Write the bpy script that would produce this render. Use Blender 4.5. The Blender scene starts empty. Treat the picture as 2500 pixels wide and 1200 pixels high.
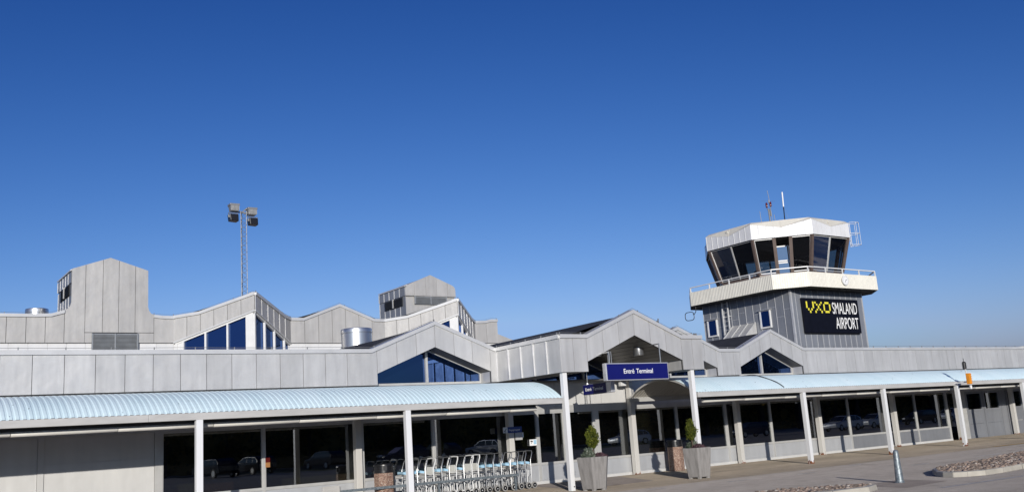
import bpy, bmesh, math, random
from mathutils import Vector, Matrix
random.seed(7)
S = bpy.context.scene
C = S.collection
RAD = math.radians

# ------------------------------------------------------------------ camera, sky, sun, exposure
cam_d = bpy.data.cameras.new('camera'); cam = bpy.data.objects.new('camera', cam_d); C.objects.link(cam)
cam.location = (0, 0, 1.65); cam.rotation_euler = (RAD(101.37), RAD(3.824), RAD(-35.0))
cam_d.sensor_width = 36; cam_d.sensor_fit = 'HORIZONTAL'; cam_d.lens = 33.235
cam_d.clip_start = 0.1; cam_d.clip_end = 5000
S.camera = cam
SUN_EL = 12.2; SUN_AZ = math.degrees(math.atan2(-0.495, -0.869)) % 360   # clockwise from +Y
W = bpy.data.worlds.new('World'); S.world = W; W.use_nodes = True
nt = W.node_tree; bg = nt.nodes['Background']
sky = nt.nodes.new('ShaderNodeTexSky'); sky.sky_type = 'NISHITA'; sky.sun_disc = False
sky.sun_elevation = RAD(SUN_EL); sky.sun_rotation = RAD(SUN_AZ)
sky.altitude = 0; sky.air_density = 0.6; sky.dust_density = 2.0; sky.ozone_density = 3.0
# contrast of the sky deepened as by a polarising filter: each channel k*(0.1*sky)^g, capped
sep = nt.nodes.new('ShaderNodeSeparateColor'); cmb = nt.nodes.new('ShaderNodeCombineColor'); nt.links.new(sky.outputs[0], sep.inputs[0])
for i, (g_, k_) in enumerate(((2.68, 32.9), (1.88, 4.05), (1.32, 1.817))):
    m0 = nt.nodes.new('ShaderNodeMath'); m0.operation = 'MULTIPLY'; m0.inputs[1].default_value = 0.1; nt.links.new(sep.outputs[i], m0.inputs[0])
    m1 = nt.nodes.new('ShaderNodeMath'); m1.operation = 'POWER'; m1.inputs[1].default_value = g_; nt.links.new(m0.outputs[0], m1.inputs[0])
    m2 = nt.nodes.new('ShaderNodeMath'); m2.operation = 'MULTIPLY'; m2.inputs[1].default_value = k_*10; nt.links.new(m1.outputs[0], m2.inputs[0])
    m3 = nt.nodes.new('ShaderNodeMath'); m3.operation = 'MINIMUM'; m3.inputs[1].default_value = (3.0, 4.8, 8.0)[i]; nt.links.new(m2.outputs[0], m3.inputs[0]); nt.links.new(m3.outputs[0], cmb.inputs[i])
nt.links.new(cmb.outputs[0], bg.inputs[0]); bg.inputs[1].default_value = 0.1
sl = bpy.data.lights.new('sun', 'SUN'); sl.energy = 4.0; sl.angle = RAD(0.5); sl.color = (1.0, 0.95, 0.88)
so = bpy.data.objects.new('sun', sl); C.objects.link(so)
ce = math.cos(RAD(SUN_EL)); sd = Vector((math.sin(RAD(SUN_AZ))*ce, math.cos(RAD(SUN_AZ))*ce, math.sin(RAD(SUN_EL))))
so.rotation_euler = (-sd).to_track_quat('-Z', 'Y').to_euler(); so.location = (-20, -35, 12)
S.view_settings.view_transform = 'Standard'; S.view_settings.look = 'None'
S.view_settings.exposure = 0.0; S.view_settings.gamma = 1.0

# ------------------------------------------------------------------ material helpers
MAT = {}
def newmat(name):
    m = bpy.data.materials.new(name); m.use_nodes = True; MAT[name] = m
    t = m.node_tree; return m, t, t.nodes['Principled BSDF']
def N(t, kind, **kw):
    n = t.nodes.new(kind)
    for k, v in kw.items(): setattr(n, k, v)
    return n
def ramp(t, fac, stops):
    r = N(t, 'ShaderNodeValToRGB'); e = r.color_ramp.elements
    while len(e) < len(stops): e.new(0.5)
    for i, (p, c) in enumerate(stops):
        e[i].position = p; e[i].color = (*c, 1) if len(c) == 3 else c
    t.links.new(fac, r.inputs[0]); return r.outputs[0]
def noise(t, scale, detail=4, vec=None, rough=0.55, sc=(1, 1, 1), coord='Object'):
    n = N(t, 'ShaderNodeTexNoise'); n.inputs['Scale'].default_value = scale
    n.inputs['Detail'].default_value = detail; n.inputs['Roughness'].default_value = rough
    tc = N(t, 'ShaderNodeTexCoord'); mp = N(t, 'ShaderNodeMapping'); mp.inputs['Scale'].default_value = sc
    t.links.new(tc.outputs[coord], mp.inputs[0]); t.links.new(mp.outputs[0], n.inputs['Vector'])
    return n.outputs['Fac']
def mul(t, a, b, fac=1.0, mode='MULTIPLY'):
    m = N(t, 'ShaderNodeMixRGB', blend_type=mode); m.inputs[0].default_value = fac
    for i, v in ((1, a), (2, b)):
        if isinstance(v, tuple): m.inputs[i].default_value = (*v, 1)
        else: t.links.new(v, m.inputs[i])
    return m.outputs[0]
def bump(t, p, h, strength=0.2, dist=0.02):
    b = N(t, 'ShaderNodeBump'); b.inputs['Strength'].default_value = strength; b.inputs['Distance'].default_value = dist
    t.links.new(h, b.inputs['Height']); t.links.new(b.outputs[0], p.inputs['Normal'])
def basic(name, col, rough=0.5, metal=0.0, var=0.1, nscale=3.0, sc=(1, 1, 1), spec=None, bmp=0.0, bscale=None):
    m, t, p = newmat(name)
    lo = tuple(c*(1-var) for c in col); hi = tuple(min(1, c*(1+var)) for c in col)
    c = ramp(t, noise(t, nscale, 5, sc=sc), [(0.3, lo), (0.7, hi)])
    t.links.new(c, p.inputs['Base Color']); p.inputs['Roughness'].default_value = rough; p.inputs['Metallic'].default_value = metal
    if spec is not None: p.inputs['Specular IOR Level'].default_value = spec
    if bmp: bump(t, p, noise(t, bscale or nscale*4, 6), bmp)
    return m
def panel_metal(name, col, metal=0.35, rough=0.42, isl=0.08, streak=0.12, dirt=0.0):
    """sheet-metal cladding: every sheet its own tone, vertical rain streaks, slight oil-canning"""
    m, t, p = newmat(name)
    g = N(t, 'ShaderNodeNewGeometry')
    a = ramp(t, g.outputs['Random Per Island'], [(0, tuple(c*(1-isl) for c in col)), (1, tuple(min(1, c*(1+isl)) for c in col))])
    st = ramp(t, noise(t, 2.2, 6, sc=(2.2, 2.2, 0.25)), [(0.25, (1-streak,)*3), (0.65, (1, 1, 1))])
    bl = ramp(t, noise(t, 0.9, 3), [(0.3, (0.92, 0.92, 0.925)), (0.7, (1, 1, 1))])
    c = mul(t, mul(t, a, st), bl)
    sp = ramp(t, noise(t, 14, 4, sc=(1, 1, 0.35)), [(0.70, (1, 1, 1)), (0.80, (0.86, 0.84, 0.81))])
    c = mul(t, c, sp, 0.7)
    t.links.new(c, p.inputs['Base Color']); p.inputs['Metallic'].default_value = metal
    rr = ramp(t, noise(t, 1.7, 4), [(0.3, (rough*0.85,)*3), (0.7, (rough*1.2,)*3)])
    t.links.new(rr, p.inputs['Roughness'])
    bump(t, p, noise(t, 1.9, 2), 0.34, 0.06)
    return m
panel_metal('cladding', (0.595, 0.59, 0.578), 0.3, 0.45, 0.07, 0.17)
panel_metal('cladding_high', (0.53, 0.517, 0.495), 0.25, 0.48, 0.05, 0.16)
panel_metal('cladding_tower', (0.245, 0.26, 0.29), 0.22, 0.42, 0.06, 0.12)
panel_metal('cladding_white', (0.74, 0.74, 0.74), 0.0, 0.4, 0.03, 0.06)
panel_metal('cream_sheet', (0.80, 0.77, 0.67), 0.0, 0.45, 0.02, 0.08)
panel_metal('roof_cream', (0.66, 0.63, 0.55), 0.0, 0.5, 0.03, 0.08)
panel_metal('wall_panel', (0.60, 0.595, 0.575), 0.0, 0.45, 0.03, 0.08)
panel_metal('base_panel', (0.52, 0.53, 0.54), 0.25, 0.4, 0.03, 0.1)
panel_metal('base_panel_dark', (0.30, 0.31, 0.33), 0.35, 0.4, 0.05, 0.12)
basic('flashing', (0.62, 0.615, 0.605), 0.42, 0.35, 0.07, 2.0, bmp=0.05)
basic('seam_metal', (0.60, 0.60, 0.60), 0.4, 0.4, 0.08)
basic('joint_dark', (0.06, 0.06, 0.06), 0.8)
basic('gutter_paint', (0.47, 0.46, 0.44), 0.5, 0.0, 0.1, 1.8, (1, 4, 4))
basic('lamp_tube', (0.66, 0.64, 0.59), 0.45, 0.0, 0.08)
basic('felt', (0.022, 0.022, 0.024), 0.85, 0, 0.35, 2.0, bmp=0.3, bscale=30)
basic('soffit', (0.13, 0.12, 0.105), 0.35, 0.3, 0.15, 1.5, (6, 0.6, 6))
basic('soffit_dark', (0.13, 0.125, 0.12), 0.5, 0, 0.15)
basic('frame_white', (0.68, 0.68, 0.67), 0.4, 0, 0.06)
basic('frame_grey', (0.50, 0.495, 0.475), 0.42, 0.2, 0.08)
basic('frame_brown', (0.13, 0.095, 0.08), 0.45, 0.1, 0.12)
basic('steel', (0.36, 0.365, 0.37), 0.34, 0.8, 0.1)
basic('steel_bright', (0.62, 0.62, 0.62), 0.33, 0.9, 0.06, 2, (1, 1, 0.1))
basic('mast_grey', (0.26, 0.265, 0.27), 0.5, 0.4, 0.1)
basic('black_paint', (0.012, 0.012, 0.013), 0.35, 0, 0.2)
basic('dark_rubber', (0.025, 0.025, 0.025), 0.7, 0, 0.2)
basic('tyre_grey', (0.30, 0.29, 0.27), 0.7, 0, 0.12)
basic('louvre', (0.27, 0.285, 0.30), 0.5, 0.3, 0.12)
basic('louvre_dark', (0.05, 0.055, 0.065), 0.5, 0.3, 0.12)
basic('navy_sign', (0.004, 0.006, 0.115), 0.4, 0, 0.05)
basic('sign_edge', (0.62, 0.62, 0.64), 0.35, 0.5, 0.05)
basic('board_dark', (0.004, 0.005, 0.011), 0.6, 0, 0.2, spec=0.15)
basic('letter_white', (0.85, 0.85, 0.84), 0.5, 0, 0.03)
basic('letter_yellow', (0.80, 0.72, 0.06), 0.5, 0, 0.05)
basic('orange_paint', (0.75, 0.27, 0.012), 0.45, 0, 0.12)
basic('blue_plate', (0.02, 0.05, 0.22), 0.35, 0, 0.05)
basic('blue_ad', (0.36, 0.58, 0.74), 0.4, 0, 0.25, 9, (1, 1, 2))
basic('white_ad', (0.72, 0.72, 0.68), 0.5, 0, 0.05)
basic('red_glass', (0.10, 0.01, 0.008), 0.15, 0, 0.2)
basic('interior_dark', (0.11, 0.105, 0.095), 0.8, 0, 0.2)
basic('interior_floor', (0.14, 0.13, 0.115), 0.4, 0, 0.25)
basic('curtain', (0.42, 0.37, 0.20), 0.85, 0, 0.25, 5, (10, 10, 0.3))
basic('wood_orange', (0.33, 0.15, 0.05), 0.5, 0, 0.2)
basic('skin', (0.45, 0.28, 0.2), 0.55); basic('cloth_dark', (0.02, 0.025, 0.035), 0.9); basic('hair', (0.03, 0.02, 0.015), 0.7)
basic('line_white', (0.50, 0.49, 0.46), 0.8, 0, 0.3, 8); basic('line_yellow', (0.55, 0.30, 0.04), 0.8, 0, 0.3, 8)
basic('curb', (0.42, 0.39, 0.33), 0.85, 0, 0.15, 3, bmp=0.3, bscale=40)
basic('soil', (0.035, 0.026, 0.02), 0.95, 0, 0.4, 12)
basic('grass', (0.045, 0.065, 0.015), 0.9, 0, 0.3, 1.5)
basic('bark', (0.09, 0.065, 0.045), 0.9, 0, 0.3, 20)

def post_mat(name, col, rust=False):
    m, t, p = newmat(name)
    base = ramp(t, noise(t, 1.5, 5, sc=(1, 1, 0.3)), [(0.3, tuple(c*0.93 for c in col)), (0.7, col)])
    chips = ramp(t, noise(t, 26, 3, sc=(1, 1, 0.5)), [(0.70, (0, 0, 0)), (0.74, (1, 1, 1))])
    g = N(t, 'ShaderNodeNewGeometry'); sx = N(t, 'ShaderNodeSeparateXYZ'); t.links.new(g.outputs['Position'], sx.inputs[0])
    hz = N(t, 'ShaderNodeMapRange'); hz.inputs[1].default_value = 0.04; hz.inputs[2].default_value = 0.75
    hz.inputs[3].default_value = 1; hz.inputs[4].default_value = 0.15; t.links.new(sx.outputs[2], hz.inputs[0])
    cm = N(t, 'ShaderNodeMath', operation='MULTIPLY'); t.links.new(chips, cm.inputs[0]); t.links.new(hz.outputs[0], cm.inputs[1])
    c = N(t, 'ShaderNodeMixRGB'); t.links.new(cm.outputs[0], c.inputs[0]); t.links.new(base, c.inputs[1]); c.inputs[2].default_value = (0.25, 0.2, 0.15, 1)
    out = c.outputs[0]
    if rust:
        hr = N(t, 'ShaderNodeMapRange'); hr.inputs[1].default_value = 0.02; hr.inputs[2].default_value = 0.30
        hr.inputs[3].default_value = 0.44; hr.inputs[4].default_value = -0.05; t.links.new(sx.outputs[2], hr.inputs[0])
        nz = noise(t, 7, 4)
        ad = N(t, 'ShaderNodeMath', operation='ADD'); t.links.new(hr.outputs[0], ad.inputs[0]); t.links.new(nz, ad.inputs[1])
        rm = ramp(t, ad.outputs[0], [(0.78, (0, 0, 0)), (0.86, (1, 1, 1))])
        rc = ramp(t, noise(t, 22, 4), [(0.35, (0.09, 0.03, 0.012)), (0.65, (0.28, 0.09, 0.03))])
        r = N(t, 'ShaderNodeMixRGB'); t.links.new(rm, r.inputs[0]); t.links.new(out, r.inputs[1]); t.links.new(rc, r.inputs[2]); out = r.outputs[0]
    t.links.new(out, p.inputs['Base Color']); p.inputs['Roughness'].default_value = 0.4
post_mat('post_white', (0.78, 0.78, 0.78)); post_mat('post_rusty', (0.74, 0.74, 0.73), True); post_mat('post_grey', (0.60, 0.58, 0.54), True)

def glass(name, tint, refl, body=0.0, bodycol=(0.01, 0.01, 0.012), rcol=(0.93, 0.96, 1.0)):
    """tinted double glazing: fresnel mirror over a see-through tinted pane"""
    m = bpy.data.materials.new(name); m.use_nodes = True; MAT[name] = m; t = m.node_tree; t.nodes.clear()
    o = N(t, 'ShaderNodeOutputMaterial'); tr = N(t, 'ShaderNodeBsdfTransparent'); tr.inputs[0].default_value = (*tint, 1)
    gl = N(t, 'ShaderNodeBsdfGlossy'); gl.inputs['Roughness'].default_value = 0.0; gl.inputs[0].default_value = (*rcol, 1)
    df = N(t, 'ShaderNodeBsdfDiffuse'); df.inputs[0].default_value = (*bodycol, 1)
    bp = N(t, 'ShaderNodeBump'); bp.inputs['Strength'].default_value = 0.02; bp.inputs['Distance'].default_value = 0.05
    t.links.new(noise(t, 0.7, 2), bp.inputs['Height']); t.links.new(bp.outputs[0], gl.inputs['Normal'])
    fr = N(t, 'ShaderNodeFresnel'); fr.inputs[0].default_value = 1.45
    mr = N(t, 'ShaderNodeMath', operation='MULTIPLY_ADD'); mr.inputs[1].default_value = 1.5; mr.inputs[2].default_value = refl; mr.use_clamp = True
    t.links.new(fr.outputs[0], mr.inputs[0])
    m1 = N(t, 'ShaderNodeMixShader'); m1.inputs[0].default_value = body; t.links.new(tr.outputs[0], m1.inputs[1]); t.links.new(df.outputs[0], m1.inputs[2])
    m2 = N(t, 'ShaderNodeMixShader'); t.links.new(mr.outputs[0], m2.inputs[0]); t.links.new(m1.outputs[0], m2.inputs[1]); t.links.new(gl.outputs[0], m2.inputs[2])
    t.links.new(m2.outputs[0], o.inputs[0])
glass('glass_ground', (0.46, 0.47, 0.45), 0.13, 0.12)
glass('glass_high', (0.10, 0.12, 0.16), 0.22, 0.5, (0.003, 0.007, 0.020), (0.12, 0.23, 0.58))   # blue solar-control coating
glass('glass_door', (0.15, 0.16, 0.17), 0.45, 0.3)
glass('glass_cab', (0.40, 0.42, 0.42), 0.0, 0.1)

def canopy_mat():
    m, t, p = newmat('canopy_blue')
    c = ramp(t, noise(t, 0.8, 5, sc=(2.5, 0.5, 0.5)), [(0.3, (0.66, 0.82, 0.86)), (0.7, (0.74, 0.88, 0.91))])
    sp = ramp(t, noise(t, 9, 5, sc=(1.6, 0.55, 0.55)), [(0.68, (1, 1, 1)), (0.72, (0.25, 0.27, 0.29))])
    c = mul(t, c, sp, 0.9)
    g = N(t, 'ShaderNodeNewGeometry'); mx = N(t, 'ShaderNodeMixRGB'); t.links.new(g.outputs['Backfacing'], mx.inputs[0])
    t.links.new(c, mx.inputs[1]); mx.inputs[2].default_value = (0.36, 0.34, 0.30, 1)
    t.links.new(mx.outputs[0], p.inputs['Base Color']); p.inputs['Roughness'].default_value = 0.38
canopy_mat()
def asphalt(name, lo, hi, stain=0.2):
    m, t, p = newmat(name)
    a = ramp(t, noise(t, 60, 4), [(0.3, lo), (0.7, hi)])
    b = ramp(t, noise(t, 0.35, 5, sc=(0.5, 1.6, 1)), [(0.3, (1-stain, 1-stain, 1-stain)), (0.65, (1.0, 1.0, 1.0))])
    d = ramp(t, noise(t, 2.5, 6), [(0.35, (0.86, 0.85, 0.84)), (0.6, (1, 1, 1))])
    c = mul(t, mul(t, a, b), d)
    v = N(t, 'ShaderNodeTexVoronoi'); v.inputs['Scale'].default_value = 90
    tc = N(t, 'ShaderNodeTexCoord'); t.links.new(tc.outputs['Object'], v.inputs['Vector'])
    s = ramp(t, v.outputs['Color'], [(0.2, (0.8, 0.8, 0.8)), (0.9, (1.25, 1.22, 1.2))]); c = mul(t, c, s, 0.6)
    sp = ramp(t, noise(t, 0.75, 5), [(0.64, (1, 1, 1)), (0.70, (0.78, 0.77, 0.77)), (0.78, (0.68, 0.67, 0.67))]); c = mul(t, c, sp)
    t.links.new(c, p.inputs['Base Color']); p.inputs['Roughness'].default_value = 0.9; p.inputs['Specular IOR Level'].default_value = 0.35; p.inputs['Diffuse Roughness'].default_value = 1.0
    bump(t, p, noise(t, 85, 2), 0.6, 0.02)
asphalt('asphalt', (0.28, 0.252, 0.225), (0.375, 0.34, 0.307))
asphalt('asphalt_pavement', (0.27, 0.225, 0.17), (0.37, 0.315, 0.245), 0.35)
asphalt('asphalt_patch', (0.17, 0.148, 0.133), (0.23, 0.20, 0.182), 0.1)
def aggregate():
    m, t, p = newmat('pebble_aggregate')
    v = N(t, 'ShaderNodeTexVoronoi'); v.inputs['Scale'].default_value = 55
    tc = N(t, 'ShaderNodeTexCoord'); t.links.new(tc.outputs['Object'], v.inputs['Vector'])
    sp = N(t, 'ShaderNodeSeparateColor'); t.links.new(v.outputs['Color'], sp.inputs[0])
    c = ramp(t, sp.outputs[0], [(0, (0.10, 0.05, 0.035)), (0.45, (0.25, 0.15, 0.11)), (0.8, (0.36, 0.25, 0.19)), (1, (0.45, 0.38, 0.32))])
    t.links.new(c, p.inputs['Base Color']); p.inputs['Roughness'].default_value = 0.8; bump(t, p, v.outputs['Distance'], 0.5, 0.01)
aggregate()
def cobbles():
    m, t, p = newmat('cobble')
    g = N(t, 'ShaderNodeNewGeometry')
    a = ramp(t, g.outputs['Random Per Island'], [(0, (0.15, 0.12, 0.095)), (0.45, (0.27, 0.205, 0.16)), (0.8, (0.38, 0.275, 0.21)), (1, (0.46, 0.42, 0.37))])
    c = mul(t, a, ramp(t, noise(t, 18, 5), [(0.3, (0.7, 0.7, 0.7)), (0.7, (1.1, 1.1, 1.1))]))
    t.links.new(c, p.inputs['Base Color']); p.inputs['Roughness'].default_value = 0.85; bump(t, p, noise(t, 30, 5), 0.5, 0.02)
cobbles()
def concrete():
    m, t, p = newmat('planter_concrete')
    a = ramp(t, noise(t, 4, 6, sc=(3, 3, 0.35)), [(0.28, (0.17, 0.16, 0.148)), (0.5, (0.245, 0.23, 0.215)), (0.75, (0.30, 0.285, 0.268))])
    b = ramp(t, noise(t, 45, 4), [(0.3, (0.88, 0.88, 0.88)), (0.7, (1.05, 1.05, 1.05))])
    t.links.new(mul(t, a, b), p.inputs['Base Color']); p.inputs['Roughness'].default_value = 0.85; bump(t, p, noise(t, 40, 5), 0.25, 0.01)
concrete()
def galv():
    m, t, p = newmat('galvanised')
    v = N(t, 'ShaderNodeTexVoronoi'); v.inputs['Scale'].default_value = 26
    tc = N(t, 'ShaderNodeTexCoord'); t.links.new(tc.outputs['Object'], v.inputs['Vector'])
    sp = N(t, 'ShaderNodeSeparateColor'); t.links.new(v.outputs['Color'], sp.inputs[0])
    t.links.new(ramp(t, sp.outputs[0], [(0, (0.15, 0.18, 0.195)), (1, (0.30, 0.335, 0.35))]), p.inputs['Base Color'])
    p.inputs['Metallic'].default_value = 0.55; p.inputs['Roughness'].default_value = 0.5
galv()
def leaf(name, a, b, c3):
    m, t, p = newmat(name); g = N(t, 'ShaderNodeNewGeometry')
    t.links.new(ramp(t, g.outputs['Random Per Island'], [(0, a), (0.5, b), (1, c3)]), p.inputs['Base Color']); p.inputs['Roughness'].default_value = 0.6
leaf('thuja', (0.03, 0.055, 0.006), (0.13, 0.165, 0.016), (0.30, 0.31, 0.035))
leaf('heather', (0.02, 0.010, 0.012), (0.06, 0.028, 0.035), (0.15, 0.085, 0.10))
leaf('lavender', (0.03, 0.05, 0.03), (0.08, 0.10, 0.07), (0.15, 0.17, 0.13))
leaf('tree_leaf', (0.018, 0.03, 0.008), (0.05, 0.06, 0.014), (0.26, 0.16, 0.02))
def carpaint(name, col, metal=0.4):
    m, t, p = newmat(name); p.inputs['Base Color'].default_value = (*col, 1); p.inputs['Metallic'].default_value = metal
    p.inputs['Roughness'].default_value = 0.45; p.inputs['Coat Weight'].default_value = 0.35; p.inputs['Coat Roughness'].default_value = 0.02
carpaint('car_silver', (0.5, 0.52, 0.55), 0.7); basic('car_dark', (0.010, 0.011, 0.014), 0.15, 0, 0.05, spec=0.25); basic('car_blue', (0.016, 0.028, 0.065), 0.15, 0, 0.05, spec=0.25); basic('car_window', (0.008, 0.01, 0.012), 0.02)

# ------------------------------------------------------------------ mesh helpers
OFF = {}
class MB:
    def __init__(s): s.v = []; s.f = []
    def add(s, vs, fs):
        o = len(s.v); s.v += [tuple(p) for p in vs]; s.f += [tuple(i+o for i in f) for f in fs]; return s
    def hexa(s, p):   # p: 4 bottom (ccw from above), 4 top
        return s.add(p, [(3, 2, 1, 0), (4, 5, 6, 7), (0, 1, 5, 4), (1, 2, 6, 5), (2, 3, 7, 6), (3, 0, 4, 7)])
    def box(s, x0, x1, y0, y1, z0, z1):
        return s.hexa([(x0, y0, z0), (x1, y0, z0), (x1, y1, z0), (x0, y1, z0), (x0, y0, z1), (x1, y0, z1), (x1, y1, z1), (x0, y1, z1)])
    def bar(s, a, b, w, h=None, up=(0, 0, 1)):
        a = Vector(a); b = Vector(b); d = (b-a).normalized(); h = h or w; u = Vector(up)
        if abs(d.dot(u)) > 0.98: u = Vector((0, 1, 0))
        r = d.cross(u).normalized(); u = r.cross(d).normalized(); r *= w/2; u *= h/2
        return s.hexa([a-r-u, a+r-u, b+r-u, b-r-u, a-r+u, a+r+u, b+r+u, b-r+u])
    def prism(s, poly, ext):
        e = Vector(ext); n = len(poly); vs = [Vector(p) for p in poly]
        return s.add(vs+[p+e for p in vs], [tuple(range(n))[::-1], tuple(range(n, 2*n))]+[(i, (i+1) % n, n+(i+1) % n, n+i) for i in range(n)])
    def quad(s, *p): return s.add(p, [tuple(range(len(p)))])
    def tube(s, pts, r, n=8, closed=False):
        P = [Vector(p) for p in pts]; m = len(P); rs = r if isinstance(r, (list, tuple)) else [r]*m; vs = []; fs = []; ref = None
        for i, p in enumerate(P):
            if closed: d = P[(i+1) % m]-P[i-1]
            else: d = P[min(i+1, m-1)]-P[max(i-1, 0)]
            d.normalize()
            if ref is None or abs(ref.dot(d)) > 0.95:
                ref = Vector((0, 0, 1)) if abs(d.z) < 0.9 else Vector((0, 1, 0))
            u = (ref-d*ref.dot(d)).normalized(); w = d.cross(u); ref = u
            for k in range(n):
                a = 2*math.pi*k/n; vs.append(p+(u*math.cos(a)+w*math.sin(a))*rs[i])
        for i in range(m if closed else m-1):
            j = (i+1) % m
            for k in range(n): fs.append((i*n+k, i*n+(k+1) % n, j*n+(k+1) % n, j*n+k))
        if not closed: fs += [tuple(range(n))[::-1], tuple(range((m-1)*n, m*n))]
        return s.add(vs, fs)
    def lathe(s, prof, c, n=24, axis='z', rot=0.0):
        vs = []; fs = []; m = len(prof)
        for r, h in prof:
            for k in range(n):
                a = 2*math.pi*k/n+rot; q = (math.cos(a)*r, math.sin(a)*r, h)
                if axis == 'y': q = (q[0], h, q[1])
                if axis == 'x': q = (h, q[0], q[1])
                vs.append((c[0]+q[0], c[1]+q[1], c[2]+q[2]))
        for i in range(m-1):
            for k in range(n): fs.append((i*n+k, i*n+(k+1) % n, (i+1)*n+(k+1) % n, (i+1)*n+k))
        fs += [tuple(range(n))[::-1], tuple(range((m-1)*n, m*n))]
        return s.add(vs, fs)
    def build(s, name, mat, parent=None, smooth=False, bevel=0.0, fix=True):
        me = bpy.data.meshes.new(name); off = Vector((0, 0, 0))
        if parent is not None: off = OFF.get(parent.name, off)
        me.from_pydata([tuple(Vector(p)-off) for p in s.v], [], s.f); me.update()
        if fix:
            b = bmesh.new(); b.from_mesh(me); bmesh.ops.recalc_face_normals(b, faces=b.faces); b.to_mesh(me); b.free()
        me.materials.append(MAT[mat]); o = bpy.data.objects.new(name, me); C.objects.link(o)
        if parent is not None: o.parent = parent; OFF[o.name] = off
        if smooth:
            for p in me.polygons: p.use_smooth = True
            try: me.set_sharp_from_angle(angle=RAD(40))
            except Exception: pass
        if bevel:
            bv = o.modifiers.new('bevel', 'BEVEL'); bv.width = bevel; bv.segments = 2; bv.limit_method = 'ANGLE'
        return o
def build_each(mb, name, mat, parent, nv=8):
    """every nv vertices of mb is one separate piece: link each as a part of its own"""
    for k in range(0, len(mb.v), nv):
        q = MB(); q.v = mb.v[k:k+nv]; q.f = [tuple(i-k for i in f) for f in mb.f if k <= f[0] < k+nv]; q.build(name, mat, parent)
def tag(o, label=None, cat=None, group=None, kind=None):
    if label: o['label'] = label
    if cat: o['category'] = cat
    if group: o['group'] = group
    if kind: o['kind'] = kind
    return o
def empty(name, loc, label, cat, group=None):
    o = bpy.data.objects.new(name, None); C.objects.link(o); o.location = loc; o.empty_display_size = 0.3
    OFF[o.name] = Vector(loc); return tag(o, label, cat, group)
def copy_tree(o, parent=None):
    c = o.copy(); C.objects.link(c)
    if parent is not None: c.parent = parent
    for ch in list(o.children): copy_tree(ch, c)
    return c
def lerp(pts, x):
    for (a, za), (b, zb) in zip(pts, pts[1:]):
        if x <= b: return za+(zb-za)*(x-a)/(b-a) if b > a else zb
    return pts[-1][1]
def strip(mb, O, U, Nv, breaks, top, bot, th=0.03, gap=0.014, seam=None, srib=(0.03, 0.03), back=None):
    """cladding sheets along U from O between breaks; top/bot are polylines over u; Nv points outward"""
    O = Vector(O); U = Vector(U); Nv = Vector(Nv); Z = Vector((0, 0, 1))
    for a, b in zip(breaks, breaks[1:]):
        a2, b2 = a+gap/2, b-gap/2
        us = sorted({a2, b2} | {u for u, _ in top+bot if a2 < u < b2})
        pl = [O+U*u+Z*lerp(bot, u) for u in us]+[O+U*u+Z*lerp(top, u) for u in reversed(us)]
        mb.prism(pl, Nv*th)
        if back is not None:
            us2 = sorted({a, b} | {u for u, _ in top+bot if a < u < b})
            back.prism([O-Nv*0.002+U*u+Z*lerp(bot, u) for u in us2]+[O-Nv*0.002+U*u+Z*lerp(top, u) for u in reversed(us2)], -Nv*0.05)
        if seam is not None:
            p = O+U*a+Nv*th; w, h = srib
            seam.prism([p-U*w/2+Z*lerp(bot, a), p+U*w/2+Z*lerp(bot, a), p+U*w/2+Z*(lerp(top, a)-0.01), p-U*w/2+Z*(lerp(top, a)-0.01)], Nv*h)
def flash(mb, O, U, Nv, pts, h=0.12, proud=0.05, depth=0.25):
    O = Vector(O); U = Vector(U); Nv = Vector(Nv); Z = Vector((0, 0, 1))
    for (a, za), (b, zb) in zip(pts, pts[1:]):
        A = O+U*a+Z*za; B = O+U*b+Z*zb; f = Nv*proud; k = -Nv*depth
        mb.hexa([A+f-Z*h, B+f-Z*h, B+k-Z*h, A+k-Z*h, A+f, B+f, B+k+Z*0.01, A+k+Z*0.01])
def wire(mb, O, U, Nv, pts, every=1.0, lift=0.055):
    O = Vector(O); U = Vector(U); Nv = Vector(Nv); Z = Vector((0, 0, 1))
    P = [O+U*a+Z*(z+lift) for a, z in pts]; q = []
    u = pts[0][0]; us = []
    while u <= pts[-1][0]: us.append(u); u += every
    allu = sorted(set(us) | {a for a, _ in pts})
    for u in allu: q.append(O+U*u+Z*(lerp(pts, u)+lift+random.uniform(-0.008, 0.008)))
    mb.tube(q, 0.006, 5)
    for u in us:
        p = O+U*u+Nv*0.01; z = lerp(pts, u); mb.bar(p+Z*(z-0.03), p+Z*(z+lift+0.012), 0.022, 0.03)
def rng(a, b, step):
    n = max(1, round((b-a)/step)); return [a+(b-a)*i/n for i in range(n+1)]
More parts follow.
